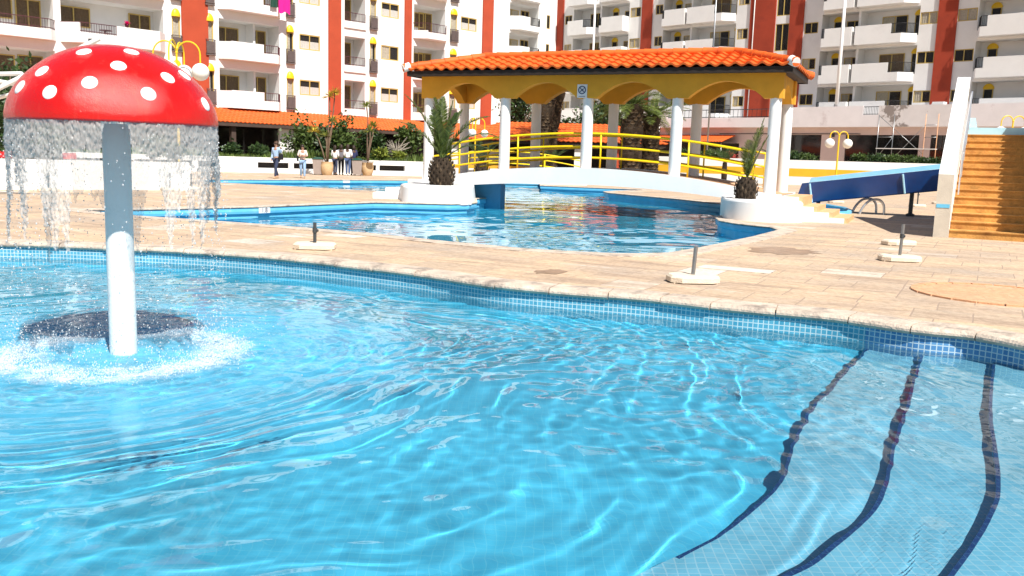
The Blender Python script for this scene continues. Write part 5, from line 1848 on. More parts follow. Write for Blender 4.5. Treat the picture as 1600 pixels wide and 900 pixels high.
# shop openings on the ground floor are dark
for p in o.data.polygons:
    if p.material_index == 1 and p.center.z < 3.2: pass
b = MB()
for (xa, xb, za, zb, dp) in ops2: b.quad((xa, dp - .02, za), (xb, dp - .02, za), (xb, dp - .02, zb), (xa, dp - .02, zb))
b.build('shop_front', M['shop_glass'], ba)
for a, c in ((-1.80, -.06), (9.08, 10.12), (15.95, 16.62), (24.16, 25.34), (-14.6, -13.6), (-21.7, -20.9)):
    b = MB(); b.bbox(a, c, -.12, .02, 3.2, A_TOP + .3); b.build('pillar', M['red'], ba)
q = random.Random(4)
for fi, f in enumerate(FAL):
    for a, c in wins: add_window(ba, a + .01, f + 1.09, c - a - .02, 1.04, .05, q.choice(('half', 'half', 'half', 'part')))
    for wi, (a, c) in enumerate(narrow):
        add_window(ba, a + .01, f + .11, .52 if c - a < .6 else .68, 2.03, .05, q.choice(('full', 'part')))
        b = MB(); w = c - a; m_ = (a + c) / 2                      # yellow dome over the narrow window
        prof_ = []
        n = 10
        vs, fs = [], []
        for i in range(n + 1):
            t = PI / 2 * i / n
            for k in range(9):
                an = PI * k / 8
                vs.append((m_ - math.cos(an) * (w / 2 + .03) * math.cos(t), -.20 * math.sin(an) * math.cos(t) - .004, f + 2.13 + .50 * math.sin(t)))
        for i in range(n):
            for k in range(8): fs.append((i * 9 + k, i * 9 + k + 1, (i + 1) * 9 + k + 1, (i + 1) * 9 + k))
        b.add(vs, fs); b.build('window_hood', M['yellow'], ba, True)
        b = MB(); railing(b, [(a - .04, -.004), (a - .04, -.20), (c + .04, -.20), (c + .04, -.004)], f + .05, .92, .07); b.bbox(a - .02, c + .02, -.185, -.175, f + .1, f + .86); b.bbox(a - .06, c + .06, -.22, -.004, f - .02, f + .05)
        b.build('window_grille', M['grille'], ba)
    # balconies: parapet with bevelled ends, inner windows and doors
    for li, (a, c) in enumerate(logg + left):
        protr = {0: .55, 1: .95, 2: .75, 3: .12, 4: .95}.get(li, .8)
        ch = min(.75, protr * .8)
        if li == 3:
            b = MB(); b.bbox(a - .05, c + .05, -.10, -.003, f - .12, f + .36); b.build('balcony', M['white'], ba)
            b = MB(); railing(b, [(a + .02, -.05), (c - .02, -.05)], f + .36, .62, .12); b.build('balcony_rail', M['rail_dark'], ba)
        else:
            plan = [(a - .1, -.003), (a - .1 + ch, -protr), (c + .1 - ch, -protr), (c + .1, -.003)]
            b = MB(); b.prism(plan, f - .16, f); ring_wall(b, [plan[0], plan[1]], .12, f, f + (.45 if li in (4, 0) else .95))
            sp = plan[1][0] + (plan[2][0] - plan[1][0]) * ({0: .15, 1: .45, 2: .68, 4: .0}.get(li, .6))
            hi = .98; lo = .42
            if li == 1:
                ring_wall(b, [plan[1], (sp, -protr)], .12, f, f + lo); ring_wall(b, [(sp, -protr), plan[2], plan[3]], .12, f, f + hi)
                rl = [plan[0], plan[1], (sp, -protr)]
            elif li == 4:
                ring_wall(b, [plan[1], plan[2], plan[3]], .12, f, f + .32); rl = plan
            else:
                ring_wall(b, [plan[1], (sp, -protr)], .12, f, f + hi); ring_wall(b, [(sp, -protr), plan[2], plan[3]], .12, f, f + lo)
                rl = [(sp, -protr), plan[2], plan[3]]
            fix_normals(b.build('balcony', M['white'], ba))
            z0 = f + (.32 if li == 4 else lo)
            b = MB(); railing(b, [(x * 1.0, y + .06) for x, y in rl], z0, .55 if li != 4 else .68, .14); b.build('balcony_rail', M['rail_dark'], ba)
        w = c - a
        if w > 3:
            add_window(ba, a + .25, f + .95, 1.9, 1.15, 1.44, 'brown'); add_window(ba, c - 1.55, f + .06, 1.35, 2.1, 1.44, 'brown')
        else: add_window(ba, a + .25, f + .06, 1.3, 2.1, 1.44, 'brown')
        if li == 2:
            b = MB(); b.bbox(a + (c - a) * .62, a + (c - a) * .62 + .16, .5, 1.5, f, f + 2.41); b.build('divider', M['white'], ba)
# parapet string at the roof
b = MB(); b.bbox(A_X0, A_X1, -.08, .4, A_TOP + .002, A_TOP + .5); b.build('roof_parapet', M['white'], ba)


# orange arcade canopy along block A
def AP(x, y, z=0): return Vector((AO.x + math.cos(Aang) * x - math.sin(Aang) * y, AO.y + math.sin(Aang) * x + math.cos(Aang) * y, z))


ca = thing('arcade_canopy', 'long orange tiled canopy over the dark arcade along the sunlit block', 'canopy', AO, Aang)
b = MB()
tile_slope(b, (-30, -3.9, 2.98), (26.5, -3.9, 2.98), (0, 1), 3.88, 1.0, 8, .30, .035, 0, 0, 4, .03)
b.build('roof', M['roof_far'], ca, True, auto=40)
b = MB(); b.bbox(-30, 26.5, -3.86, -3.76, 2.72, 2.96); b.bbox(-30, 26.5, -3.7, -.06, 2.78, 2.84); b.build('fascia', M['soffit'], ca)
for x in np.arange(-28, 26, 4.6):
    b = MB(); b.bbox(x, x + .3, -3.6, -3.3, 0, 2.78); b.build('post', M['fascia'] if int(x) % 2 else M['soffit'], ca)
b = MB()
b.bbox(3.15, 4.5, -3.3, -3.1, 0, 2.7)
b.build('white_panel', M['white'], ca)
b = MB(); b.quad((-30, -.9, 0), (26, -.9, 0), (26, -.9, 2.77), (-30, -.9, 2.77)); b.build('dark_shopfront', M['shop_glass'], ca)
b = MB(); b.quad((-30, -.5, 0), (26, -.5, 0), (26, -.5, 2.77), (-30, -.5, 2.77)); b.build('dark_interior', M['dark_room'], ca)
# pink towel on a balcony
tp = AP(4.55, -.95, 0)
b = MB()
n = 8
for i in range(n):
    x0, x1 = i * .11, (i + 1) * .11
    y0, y1 = .02 * math.sin(i * 1.7), .02 * math.sin((i + 1) * 1.7)
    z0 = 10.41 + .08 - .08 * math.sin(i); z1 = 10.41 + .08 - .08 * math.sin(i + 1)
    b.quad((x0, y0, z0), (x1, y1, z1), (x1, y1 * .4, 11.42), (x0, y0 * .4, 11.42))
o = b.build('beach_towel', M['pink_towel']); o.location = (tp.x, tp.y, 0); o.rotation_euler = (0, 0, Aang)
tag(o, 'magenta towel hanging over a balcony rail of the sunlit block', 'towel')

b = MB()
for i in range(5):
    x0, x1 = i * .1, (i + 1) * .1
    y0, y1 = .02 * math.sin(i * 2.1), .02 * math.sin((i + 1) * 2.1)
    b.quad((x0, y0, 10.75), (x1, y1, 10.75), (x1, y1 * .4, 11.42), (x0, y0 * .4, 11.42))
tq = AP(3.95, -.95, 0)
o = b.build('dark_cloth', M['bin_lid']); o.location = (tq.x, tq.y, 0); o.rotation_euler = (0, 0, Aang)
tag(o, 'dark green cloth hanging left of the magenta towel on a balcony', 'cloth')
for k, (x, y, f, lab) in enumerate(((-6.6, -.35, 7.28, 'small dark red balcony table behind the rail above the mushroom cap'), (18.6, -.3, 7.28, 'small dark red balcony table on the angled balcony left of the pavilion roof'))):
    t = thing('balcony_table', lab, 'table', AP(x, y, f), Aang, 'tables on the sunlit balconies')
    b = MB(); b.lathe([(.36, 0), (.36, .03)], (0, 0, .70), 16); b.build('top', M['rail_dark'], t, True, auto=40)
    for a in (0, 2.1, 4.2):
        b = MB(); b.tube([(.05 * math.cos(a), .05 * math.sin(a), .7), (.28 * math.cos(a), .28 * math.sin(a), 0)], .02, 6); b.build('leg', M['rail_dark'], t, True)
t = thing('balcony_flower', 'small dark red flower on a balcony rail at the upper left', 'plant', AP(-5.55, -.86, 8.25), Aang)
b = MB(); b.lathe([(.09, 0), (.13, .2)], (0, 0, 0), 10); b.build('pot', M['rail_dark'], t, True)
b = MB(); rosette(b, (0, 0, .22), 30, .28, .05, seed=6); b.build('bloom', M['pink_towel'], t)

# --- block B, mostly shaded, running away to the left
BO = Vector((36.9467, 78.2, 0)); bd = Vector((.7118667, -.7023146)); Bang = math.atan2(bd.y, bd.x)
bb = thing('apartment_block', 'shaded lilac grey apartment block with shade-darkened red pillars on the right', 'building', BO, Bang)


def BP(x, y, z=0): return Vector((BO.x + math.cos(Bang) * x - math.sin(Bang) * y, BO.y + math.sin(Bang) * x + math.cos(Bang) * y, z))


FBL = [6.3 + 3.35 * k for k in range(5)]
B_X0, B_X1, B_TOP = -45.6, 22.0, 24.0
logb = [(-11.75, -8.22), (-8.02, -2.75), (2.05, 8.0), (8.2, 12.6), (-30.0, -26.5), (-26.3, -21.0), (-38.7, -34.7), (-42.95, -38.9)]
winb = [(-2.70, -1.22), (.42, 1.98), (-13.5, -12.12), (-20.85, -19.6), (-31.1, -30.1), (-34.55, -33.1), (-44.3, -43.2)]
ops = []
for f in FBL:
    for a, c in winb: ops.append((a, c, f + .88, f + 1.92, .12))
    for a, c in logb: ops.append((a, c, f + .02, f + 2.52, 1.5))
    ops.append((-16.55, -15.1, f - .55, f + 2.05, .15))
b = facade_mesh(B_X0, B_X1, 4.6, B_TOP, ops)
b.quad((B_X0, 12, 0), (B_X0, 0, 0), (B_X0, 0, B_TOP), (B_X0, 12, B_TOP)); b.quad((B_X1, 0, 0), (B_X1, 12, 0), (B_X1, 12, B_TOP), (B_X1, 0, B_TOP))
b.quad((B_X1, 12, 0), (B_X0, 12, 0), (B_X0, 12, B_TOP), (B_X1, 12, B_TOP)); b.quad((B_X0, 0, B_TOP), (B_X1, 0, B_TOP), (B_X1, 12, B_TOP), (B_X0, 12, B_TOP))
b.build('wall', [M['white'], M['white']], bb)
for a, c in ((-1.18, .40), (-15.06, -13.62), (-19.4, -16.6), (-32.9, -31.5), (-45.55, -44.5), (13.4, 15.2)):
    b = MB(); b.bbox(a, c, -.14, .02, 4.7, B_TOP + .3); b.build('pillar', M['red_shaded'], bb)
b = MB(); b.tube([(-18.9, -.2, 4.7), (-18.9, -.2, B_TOP)], .05, 6); b.build('rain_pipe', M['white'], bb, True)
q = random.Random(8)
for f in FBL:
    for a, c in winb: add_window(bb, a + .01, f + .89, c - a - .02, 1.02, .05, q.choice(('full', 'part', 'none', 'none', 'part')))
    add_window(bb, -16.54, f - .54, 1.43, 2.58, .05, 'none')
    for li, (a, c) in enumerate(logb):
        pr_ = 1.15; ch = .85
        right_rail = li in (1, 5, 6, 2)           # which end carries the dark rail
        if li in (1, 5, 7, 3):
            plan = [(a + .05, -.003), (a + .05, -pr_), (c - .2 - ch, -pr_), (c - .1, -.003)]
            sp = plan[1][0] + (plan[2][0] - plan[1][0]) * .78
            b = MB(); b.prism(plan, f - .62, f)
            ring_wall(b, [plan[0], plan[1], (sp, -pr_)], .12, f, f + 1.02); ring_wall(b, [(sp, -pr_), plan[2], plan[3]], .12, f, f + .16)
            fix_normals(b.build('balcony', M['white'], bb))
            b = MB(); railing(b, [(sp, -pr_ + .06), (plan[2][0] - .03, -pr_ + .06), (plan[3][0] - .05, -.02)], f + .16, .86, .11, .022); b.build('balcony_rail', M['rail_black'], bb)
        else:
            plan = [(a + .08, -.003), (a + .08 + .5, -pr_), (c - .05, -pr_), (c - .05, -.003)]
            sp = plan[1][0] + (plan[2][0] - plan[1][0]) * .10
            b = MB(); b.prism(plan, f - .62, f)
            ring_wall(b, [(sp, -pr_), plan[2], plan[3]], .12, f, f + 1.02); ring_wall(b, [plan[0], plan[1], (sp, -pr_)], .12, f, f + .16)
            fix_normals(b.build('balcony', M['white'], bb))
            b = MB(); railing(b, [(plan[0][0] + .05, -.02), (plan[1][0] + .03, -pr_ + .06), (sp, -pr_ + .06)], f + .16, .86, .11, .022); b.build('balcony_rail', M['rail_black'], bb)
        # inside: arched yellow-headed door and a window or sliding door
        if li in (1, 5, 7, 3): xd, xw, ww, zz, hh = c - .95, a + 1.4, 2.3, .06, 2.0
        else: xd, xw, ww, zz, hh = a + .55, c - 1.75, 1.5, .9, 1.05
        add_window(bb, xd, f + .05, .78, 1.95, 1.44, 'none'); add_window(bb, xw, f + zz, ww, hh, 1.44, q.choice(('brown', 'part', 'none', 'none')))
        b = MB(); m_ = xd + .39
        arc = [(m_ - .45 * math.cos(t), f + 1.99 + .45 * math.sin(t)) for t in np.linspace(0, PI, 12)]
        b.add([(x, 1.40, z) for x, z in arc] + [(x, 1.49, z) for x, z in arc], [tuple(range(12))[::-1]] + [(i, i + 1, 13 + i, 12 + i) for i in range(11)]); b.build('arch_panel', M['yellow'], bb)
# terrace and shops under it
b = MB()
pts_ = [(-14.0, -3.4), (22, -3.4)]
b.bbox(-30, 22, -3.4, -.004, 4.92, 5.2)
b.bbox(-14.0, -5.6, -3.4, -3.24, 5.2, 6.75); b.bbox(3.2, 22, -3.4, -3.24, 5.2, 6.75); b.bbox(-5.6, -4.2, -3.4, -3.24, 5.2, 5.95)
b.bbox(-30, -26.4, -3.4, -3.24, 5.2, 6.7); b.bbox(-26.4, -14.0, -3.4, -3.24, 5.2, 5.85)
b.build('terrace', M['lilac'], bb)
b = MB(); b.bbox(-4.2, 3.2, -3.41, -3.24, 4.93, 6.75); b.build('peeling_parapet', M['white_worn'], bb)
b = MB(); railing(b, [(-26.4, -3.32), (-14.0, -3.32)], 5.85, .8, .5, .03); b.build('terrace_rail', M['rail_black'], bb)
b = MB(); railing(b, [(-5.6, -3.32), (-4.2, -3.32)], 5.95, .72, .14, .022); b.build('terrace_rail', M['rail_black'], bb)
for xx in (-9.3, .2):
    b = MB(); b.prism([(xx - .7, -3.0), (xx + .8, -3.0), (xx + .8, -2.2), (xx - .7, -2.2)], 5.2, 7.0, top=[(xx - .1, -3.0), (xx + .8, -3.0), (xx + .8, -2.2), (xx - .1, -2.2)])
    b.build('terrace_block', M['white_clean'], bb)
ops = [(-13.75, -9.65, .4, 4.25, .4), (-7.35, -.85, .4, 4.25, .4), (.1, 6.0, .4, 4.25, .4), (-29.8, -18.2, .2, 3.4, .8)]
b = facade_mesh(-45, 22, 0, 4.92, ops, -2.6); b.build('ground_floor', [M['pink'], M['dark_room']], bb)
b = MB()
for (xa, xb, za, zb, dp) in ops[:3]: b.quad((xa, -2.5, za), (xb, -2.5, za), (xb, -2.5, zb), (xa, -2.5, zb))
b.build('shop_window', M['shop_glass'], bb)
b = MB(); b.bbox(-20.5, -6, -2.66, -2.605, 4.3, 4.36); b.build('shop_frames', M['soffit'], bb)
b = MB(); b.bbox(-8.65, -8.4, -2.66, -2.605, 4.05, 4.4); b.build('wall_vent', M['steel_dark'], bb)
b = MB(); b.bbox(B_X0, B_X1, -.08, .4, B_TOP + .002, B_TOP + .5); b.build('roof_parapet', M['white'], bb)
aw = thing('shop_awning', 'orange tiled awning under the terrace of the shaded block', 'awning', BP(-30, -2.7), Bang)
b = MB(); tile_slope(b, (0, -2.6, 3.45), (11.6, -2.6, 3.45), (0, 1), 2.6, .75, 5, .32, .03, 0, 0, 4, .03); b.build('roof', M['roof_far'], aw, True, auto=40)
b = MB(); b.bbox(0, 11.6, -2.55, -.05, 3.3, 3.40); b.build('underside', M['fascia'], aw)
for x in (.2, 5.8, 11.3):
    b = MB(); b.tube([(x, -2.4, 0), (x, -2.4, 3.3)], .06, 6); b.build('post', M['white'], aw, True)

# --- block C, set back in the corner
CO = Vector((4.55, 110.2, 0)); cd = Vector((.70064959, .71350554))
bc = thing('apartment_block', 'set back white corner block between the sunlit and the shaded blocks', 'building', CO, Aang)
ops = []
for f in FBL:
    ops.append((-8.2, -3.4, f + .02, f + 2.5, 1.5)); ops.append((-1.95, -1.35, f + .3, f + 1.9, .12))
b = facade_mesh(-22, -.15, 0, B_TOP, ops)
b.quad((-22, 12, 0), (-22, 0, 0), (-22, 0, B_TOP), (-22, 12, B_TOP)); b.quad((-22, 0, B_TOP), (-.15, 0, B_TOP), (-.15, 12, B_TOP), (-22, 12, B_TOP)); b.quad((-.15, 0, 0), (-.15, 12, 0), (-.15, 12, B_TOP), (-.15, 0, B_TOP))
b.build('wall', [M['white'], M['white']], bc)
for f in FBL:
    add_window(bc, -1.94, f + .31, .58, 1.58, .05, 'none')
    plan = [(-8.2, -.003), (-7.4, -1.1), (-4.2, -1.1), (-3.3, -.003)]
    b = MB(); b.prism(plan, f - .5, f); ring_wall(b, [plan[0], plan[1], (-5.9, -1.1)], .12, f, f + 1.0); ring_wall(b, [(-5.9, -1.1), plan[2], plan[3]], .12, f, f + .1); fix_normals(b.build('balcony', M['white'], bc))
    b = MB(); railing(b, [(-5.9, -1.04), (-4.23, -1.04), (-3.35, -.02)], f + .1, .9, .11, .022); b.build('balcony_rail', M['rail_black'], bc)
    add_window(bc, -7.6, f + .06, 2.3, 2.0, 1.44, 'full'); add_window(bc, -4.9, f + .06, 1.35, 2.1, 1.44, 'none')

# ------------------------------------------------------------------ restaurant behind the bridge
RO = D(870, 240, 62); RO.z = 0
rr_ = thing('restaurant_pavilion', 'low restaurant with orange tiled hip roof seen between the pavilion columns', 'building', RO, -.12)
b = MB()
W_, Dp, ZE, ZR = 7.4, 3.6, 2.45, 3.75
tile_slope(b, (-W_, -Dp, ZE), (W_, -Dp, ZE), (0, 1), Dp, ZR - ZE, 8, .32, .03, 1, 1, 4, .03)
tile_slope(b, (W_, -Dp, ZE), (W_, Dp, ZE), (-1, 0), Dp, ZR - ZE, 8, .32, .03, 1, 1, 4, .03)
tile_slope(b, (-W_, Dp, ZE), (-W_, -Dp, ZE), (1, 0), Dp, ZR - ZE, 8, .32, .03, 1, 1, 4, .03)
tile_slope(b, (W_, Dp, ZE), (-W_, Dp, ZE), (0, -1), Dp, ZR - ZE, 8, .32, .03, 1, 1, 4, .03)
b.build('roof', M['roof_far'], rr_, True, auto=40)
b = MB(); b.bbox(-W_ + .1, W_ - .1, -Dp + .1, Dp - .1, ZE - .22, ZE - .06); b.build('fascia', M['fascia'], rr_)
b = MB(); b.bbox(-W_ + .5, W_ - .5, -1.5, 2.8, 0, ZE - .22); b.build('interior_wall', M['dark_room'], rr_)
for x in (-6.6, -3.4, -.8, 1.6, 4.2, 6.6):
    b = MB(); b.bbox(x - .2, x + .2, -3.2, -2.8, 0, ZE - .22); b.build('post', M['white'] if x < 2 else M['red'], rr_)
for q_ in ((-5.8, -3.9, -1.56, -1.502, .4, 1.7), (-2.6, -1.2, -1.56, -1.502, .2, 1.9)):
    b = MB(); b.bbox(*q_); b.build('lit_panel', M['white'], rr_)
b = MB(); b.bbox(-W_ + .6, W_ - .8, -3.3, -3.2, 0, .75); b.build('low_screen', M['ochre'], rr_)
# second little bridge with yellow rails far behind
fb = thing('far_footbridge', 'small distant white footbridge with yellow rails behind the main bridge', 'bridge', D(790, 262, 46), -.05)
fb.location.z = 0
b = MB(); xs2 = np.linspace(-4.2, 4.2, 20); zt2 = lambda x: .25 + .45 * (1 - (x / 4.2) ** 2)
ring = []
for x in xs2: ring += [(x, -.8, 0), (x, .8, 0), (x, .8, zt2(x)), (x, -.8, zt2(x))]
b.add(ring, [(i * 4 + j, i * 4 + (j + 1) % 4, (i + 1) * 4 + (j + 1) % 4, (i + 1) * 4 + j) for i in range(19) for j in range(4)] + [(0, 1, 2, 3), (79, 78, 77, 76)])
fix_normals(b.build('span', M['white'], fb))
for yy in (-.7, .7):
    b = MB()
    for hh in (.3, .6, .9): b.tube([(x, yy, zt2(x) + hh) for x in xs2], .03, 6)
    for x in (-4, -2, 0, 2, 4): b.tube([(x, yy, zt2(x)), (x, yy, zt2(x) + .9)], .03, 6)
    b.build('railing', M['rail_yellow'], fb, True)
# white low wall and small far palms around it
lw2 = D(838, 262, 50.5); lw2.z = 0
b = MB(); b.bbox(-5.5, 3.6, -.15, .15, 0, .62); o = b.build('island_wall', M['white']); o.location = lw2; tag(o, 'low white wall of the far island behind the main bridge', 'wall')
for k, (px, dep, sc_, lab) in enumerate(((863, 49, .9, 'small round palm stump on the far island between two columns'), (753, 43, 1.15, 'dark drooping young palm left of the second pavilion column'))):
    p = D(px, 262, dep); p.z = .0 if k else .2
    t = thing('island_palm', lab, 'palm', p)
    b = MB(); pineapple(b, (0, 0, 0), .3 * sc_, .95 * sc_, 7, 9); b.build('trunk', [M['palm_dark'], M['palm_trunk']], t)
    b = MB()
    for i in range(9):
        a = i * .7 + k; frond(b, (0, 0, .85 * sc_), (math.cos(a) * .6, math.sin(a) * .6, 1), 1.35 * sc_, 1.2, .25, 22)
    b.build('crown', M['leaf_dark'], t)


# ------------------------------------------------------------------ tall palms and trees behind the pavilion
def tall_palm(px, dep, h, rt, label, nfr, fl, seed, lf='leaf_palm', lean=0.0):
    p = D(px, 262, dep); p.z = 0
    t = thing('date_palm', label, 'palm', p, 0, 'tall palms behind the pavilion')
    random.seed(seed)
    b = MB()
    n = 16
    pts = [(lean * (i / n) ** 2, 0, h * i / n) for i in range(n + 1)]
    b.tube(pts, [rt * (1.25 if i == 0 else 1.0 + .12 * math.sin(i * 1.3)) for i in range(n + 1)], 14, 0)
    rows = int(h / .22)
    for j in range(rows):
        for k in range(12):
            a = 2 * PI * (k + .5 * (j % 2)) / 12 + random.uniform(-.1, .1); z = .2 * j + .15
            c = Vector((lean * (z / h) ** 2 + rt * 1.02 * math.cos(a), rt * 1.02 * math.sin(a), z)); o_ = Vector((math.cos(a), math.sin(a), 0)); tn = Vector((-math.sin(a), math.cos(a), 0)) * rt * .25
            b.add([c - tn, c + tn, c + o_ * .09 + Vector((0, 0, .17)), c - Vector((0, 0, .06)) + o_ * .03], [(0, 3, 1), (0, 1, 2)], 1 if (j * 5 + k * 3) % 7 < 4 else 0)
    b.build('trunk', [M['palm_dark'], M['palm_trunk']], t)
    b = MB()
    for i in range(nfr):
        a = i * 2.4 + random.uniform(-.2, .2); el = random.uniform(-.1, 1.4)
        frond(b, (lean, 0, h - .1), (math.cos(a), math.sin(a), el), fl * random.uniform(.8, 1.1), random.uniform(.9, 1.7), .5, 30)
    b.build('crown', M[lf], t)


tall_palm(984, 50, 4.4, .58, 'thick trunked palm left of the pair behind the pavilion middle', 30, 2.6, 31)
tall_palm(1014, 52, 3.9, .50, 'palm with bushy low crown right of the pair behind the pavilion middle', 34, 2.4, 32)
tall_palm(840, 56, 6.2, .50, 'leaning palm trunk left of the middle pavilion column', 22, 2.6, 33, lean=.8)
tall_palm(855, 58, 5.6, .48, 'palm trunk close beside the leaning palm behind the pavilion', 22, 2.4, 34, lean=.5)


def tree(px, py, dep, rw, rh, label, seed, lf='leaf_dark', n=2600, size=.3):
    p = D(px, 262, dep); p.z = 0
    cz = D(px, py, dep).z
    t = thing('broadleaf_tree', label, 'tree', p, 0, 'trees behind the pavilion')
    q = random.Random(seed); b = MB()
    b.tube([(0, 0, 0), (.05, 0, cz * .4), (.1, 0, cz * .75)], [.2, .16, .1], 8)
    for k in range(8):
        a = q.uniform(0, 2 * PI); e_ = Vector((math.cos(a) * rw * .7, math.sin(a) * rw * .7, cz + q.uniform(-.5, .8) * rh))
        b.tube([(.06, 0, cz * .45), (e_.x * .4, e_.y * .4, cz * .75), e_], [.1, .06, .02], 6)
    b.build('trunk', M['bark'], t, True)
    b = MB(); leaf_cloud(b, (0, 0, cz), (rw, rw, rh), n, size, 0, 16, seed, .5); b.build('crown', M[lf], t)


tree(806, 175, 66, 1.5, 2.9, 'dark slim tree between the second and third pavilion columns', 51)
tree(925, 205, 64, 1.6, 1.6, 'dark tree behind the middle pavilion column', 52)
tree(948, 192, 68, 1.6, 2.2, 'dark tree right of the middle pavilion column', 53)
tree(882, 214, 67, 1.5, 1.2, 'low dark tree above the restaurant roof', 54)
tree(20, 150, 42, 2.2, 2.0, 'dark tree behind the white poles at the far left', 55, 'leaf_dark', 3400, .3)
tree(-30, 190, 40, 2.0, 2.2, 'dark bushy tree at the left picture edge behind the white wall', 56, 'leaf_dark', 3000, .3)
tree(60, 225, 44, 1.4, 1.0, 'low dark tree behind the falling water on the left', 57, 'leaf_dark', 1800, .28)
# grey terraced mass in the corner behind the trees
b = MB(); b.bbox(-6, 8, -.5, .5, 0, 4.8); b.bbox(-2, 3.5, -1.4, -.502, 0, 5.8)
gw = b.build('corner_terrace', M['white']); cpos = D(900, 215, 84); gw.location = (cpos.x, cpos.y, 0); gw.rotation_euler = (0, 0, -.5)
tag(gw, 'pale terrace walls in the shaded corner behind the trees', 'wall')

# ------------------------------------------------------------------ striped low wall and hedge on the right
RW0, RW1 = D(1000, 280, 66), D(1620, 290, 57)
RW0.z = RW1.z = 0
rd = (RW1 - RW0).normalized(); rang = math.atan2(rd.y, rd.x); RL = (RW1 - RW0).length
rw = thing('striped_wall', 'low pale wall with an ochre stripe along the right side of the plaza', 'wall', RW0, rang)
ZW = 1.72
b = MB(); b.bbox(0, RL, 0, .4, 0, .58); b.bbox(0, RL, .0, .4, 1.14, ZW); b.bbox(0, RL, .06, .4, .58, 1.14); b.build('wall_body', M['white'], rw)
b = MB(); b.bbox(0, RL, -.004, .055, .585, 1.135); b.build('stripe', M['stripe'], rw)
b = MB(); b.bbox(0, RL, .42, 2.6, .9, 1.55); b.build('soil_bed', M['soil'], rw)
q = random.Random(77)
labs = ('leafy hedge bush %s above the striped wall')
spots = [(1060, 'furthest left, beside the awning'), (1090, 'under the orange awning'), (1118, 'right of the awning post'), (1238, 'right of the last pavilion columns'), (1258, 'left of the globe lamp'), (1348, 'right of the globe lamp'), (1372, 'before the wide shop window'), (1398, 'left of the scaffold'), (1425, 'below the scaffold'), (1452, 'right of the scaffold, by the stair wall')]
for k, (px, w) in enumerate(spots):
    d = ray(px, 252); den = d.x * rd.y - d.y * rd.x; t_ = (RW0.x * rd.y - RW0.y * rd.x) / den
    p = Vector((d.x * t_, d.y * t_, 1.5)) + Vector((-rd.y, rd.x, 0)) * 1.1
    shrub('hedge_bush', labs % w, p, (.85, .6, .38), 900, .2, M['leaf'] if k % 3 else M['leaf_dark'], 80 + k, 'hedge bushes above the striped wall', 4)
p = D(1140, 244, 67); p.z = 1.5
shrub('pink_bush', 'small reddish bush above the striped wall behind the railing', p, (.5, .4, .35), 500, .16, leafmat('reddish_leaf', (.35, .05, .05), (.6, .14, .1)), 99)
for k, px in enumerate((1133, 1216)):
    p = D(px, 250, 60); p.z = 0
    t = thing('plaza_palm', ('young palm behind the railing left of the right column', 'young palm between the last columns and the lamp')[k], 'palm', p)
    random.seed(60 + k); b = MB(); b.lathe([(.18, 0), (.2, .6), (.15, 1.4)], (0, 0, 0), 10); b.build('trunk', M['palm_dark'], t, True)
    b = MB()
    for i in range(12):
        a = i * 2.4; frond(b, (0, 0, 1.3), (math.cos(a) * .7, math.sin(a) * .7, 1), 1.7, 1.1, .32, 24)
    b.build('crown', M['leaf_dark'], t)

# scaffold in front of the terrace
sp_ = BP(-3.6, -4.6)
sf = thing('scaffold', 'thin metal scaffold tower before the peeling terrace wall', 'scaffold', sp_, Bang)
for x in (0, 1.3, 3.9, 4.9):
    b = MB(); b.tube([(x, 0, 0), (x, 0, 5.9)], .035, 6); b.build('upright', M['coping_orange'] if x > 2 else M['steel'], sf, True)
b = MB()
for z in (1, 2, 3, 4, 5):
    b.tube([(3.9, 0, z), (4.9, 0, z)], .028, 6)
    if z in (2, 4): b.tube([(0, 0, z), (1.3, 0, z)], .028, 6)
b.tube([(0, 0, 5.8), (3.9, 0, 2.6)], .022, 6); b.tube([(1.3, 0, 2), (3.9, 0, 5)], .022, 6); b.tube([(0, 0, 2.1), (1.3, 0, 4)], .022, 6)
b.build('braces', M['steel'], sf, True)
b = MB(); b.bbox(0, 4.9, -.2, .3, 3.0, 3.06); b.build('plank', M['white'], sf)

# flagpoles
for px, dep, r_, h, lab, m_ in ((924, 70, .10, 18, 'thin white flagpole behind the middle of the pavilion roof', 'white_clean'), (1336, 0, .17, 15, 'tall white flagpole rising from the terrace right of the pavilion', 'white_clean'), (1110, 72, .07, 18, 'slim grey pole against the shaded block', 'steel')):
    p = D(px, 150, dep) if dep else BP(-8.32, -2.9); p.z = 0 if dep else 5.2
    t = thing('flagpole', lab, 'flagpole', p)
    b = MB(); b.tube([(0, 0, 0), (0, 0, h)], [r_, r_ * .75], 10); b.build('mast', M[m_], t, True)
    b = MB(); b.lathe([(r_ * 2.4, 0), (r_ * 2.2, .3), (r_ * 1.1, .4)], (0, 0, 0), 12); b.build('foot', M['steel'], t, True)

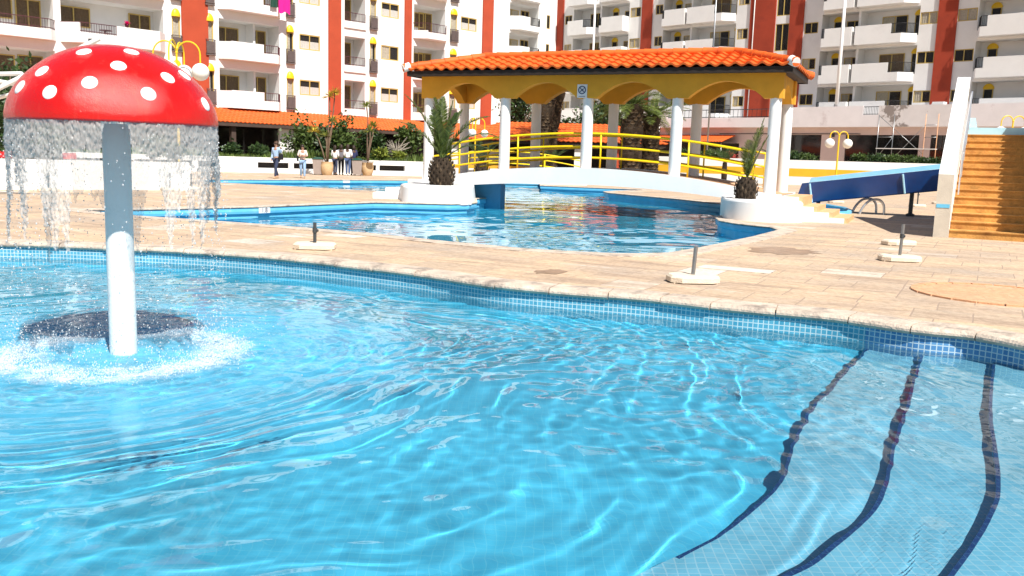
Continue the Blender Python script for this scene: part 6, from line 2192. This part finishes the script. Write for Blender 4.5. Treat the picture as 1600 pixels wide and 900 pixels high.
# ------------------------------------------------------------------ camera, sun, sky
cam = bpy.data.cameras.new('camera'); co = bpy.data.objects.new('camera', cam); col.objects.link(co)
co.location = (0, 0, EYE)
co.matrix_world = Matrix(((RGT.x, UPV.x, -FWD.x, 0), (RGT.y, UPV.y, -FWD.y, 0), (RGT.z, UPV.z, -FWD.z, EYE), (0, 0, 0, 1)))
cam.sensor_width = 36; cam.lens = 36 * FPX / 1600
cam.clip_start = .05; cam.clip_end = 1500
sc.camera = co

SUN_EL, SUN_AZ = R(52), R(28)          # from behind, 28 degrees to the right of the view axis
sd_ = Vector((-math.sin(SUN_AZ) * math.cos(SUN_EL), math.cos(SUN_AZ) * math.cos(SUN_EL), -math.sin(SUN_EL)))
s = bpy.data.lights.new('sun', 'SUN'); s.energy = 4.8; s.angle = R(.5); s.color = (1, .955, .88)
so = bpy.data.objects.new('sun', s); col.objects.link(so); so.rotation_euler = sd_.to_track_quat('-Z', 'Y').to_euler()
s.cycles.is_caustics_light = True
w = bpy.data.worlds.new('World'); sc.world = w; w.use_nodes = True
nt = w.node_tree
sk = nt.nodes.new('ShaderNodeTexSky'); sk.sky_type = 'NISHITA'; sk.sun_disc = False; sk.sun_elevation = SUN_EL
sk.sun_rotation = PI - SUN_AZ
sk.air_density = 1.0; sk.dust_density = .6; sk.ozone_density = 1.2
nt.links.new(sk.outputs[0], nt.nodes['Background'].inputs[0]); nt.nodes['Background'].inputs[1].default_value = .055

sc.render.engine = 'CYCLES'
sc.view_settings.view_transform = 'Standard'; sc.view_settings.look = 'None'
sc.view_settings.exposure = .66; sc.view_settings.gamma = 1; sc.view_settings.use_curve_mapping = False
cy = sc.cycles
cy.use_denoising = True
try: cy.denoiser = 'OPENIMAGEDENOISE'
except Exception: pass
cy.max_bounces = 10; cy.diffuse_bounces = 3; cy.glossy_bounces = 4; cy.transmission_bounces = 8; cy.transparent_max_bounces = 24
cy.sample_clamp_indirect = 8.0
cy.caustics_reflective = False; cy.caustics_refractive = True
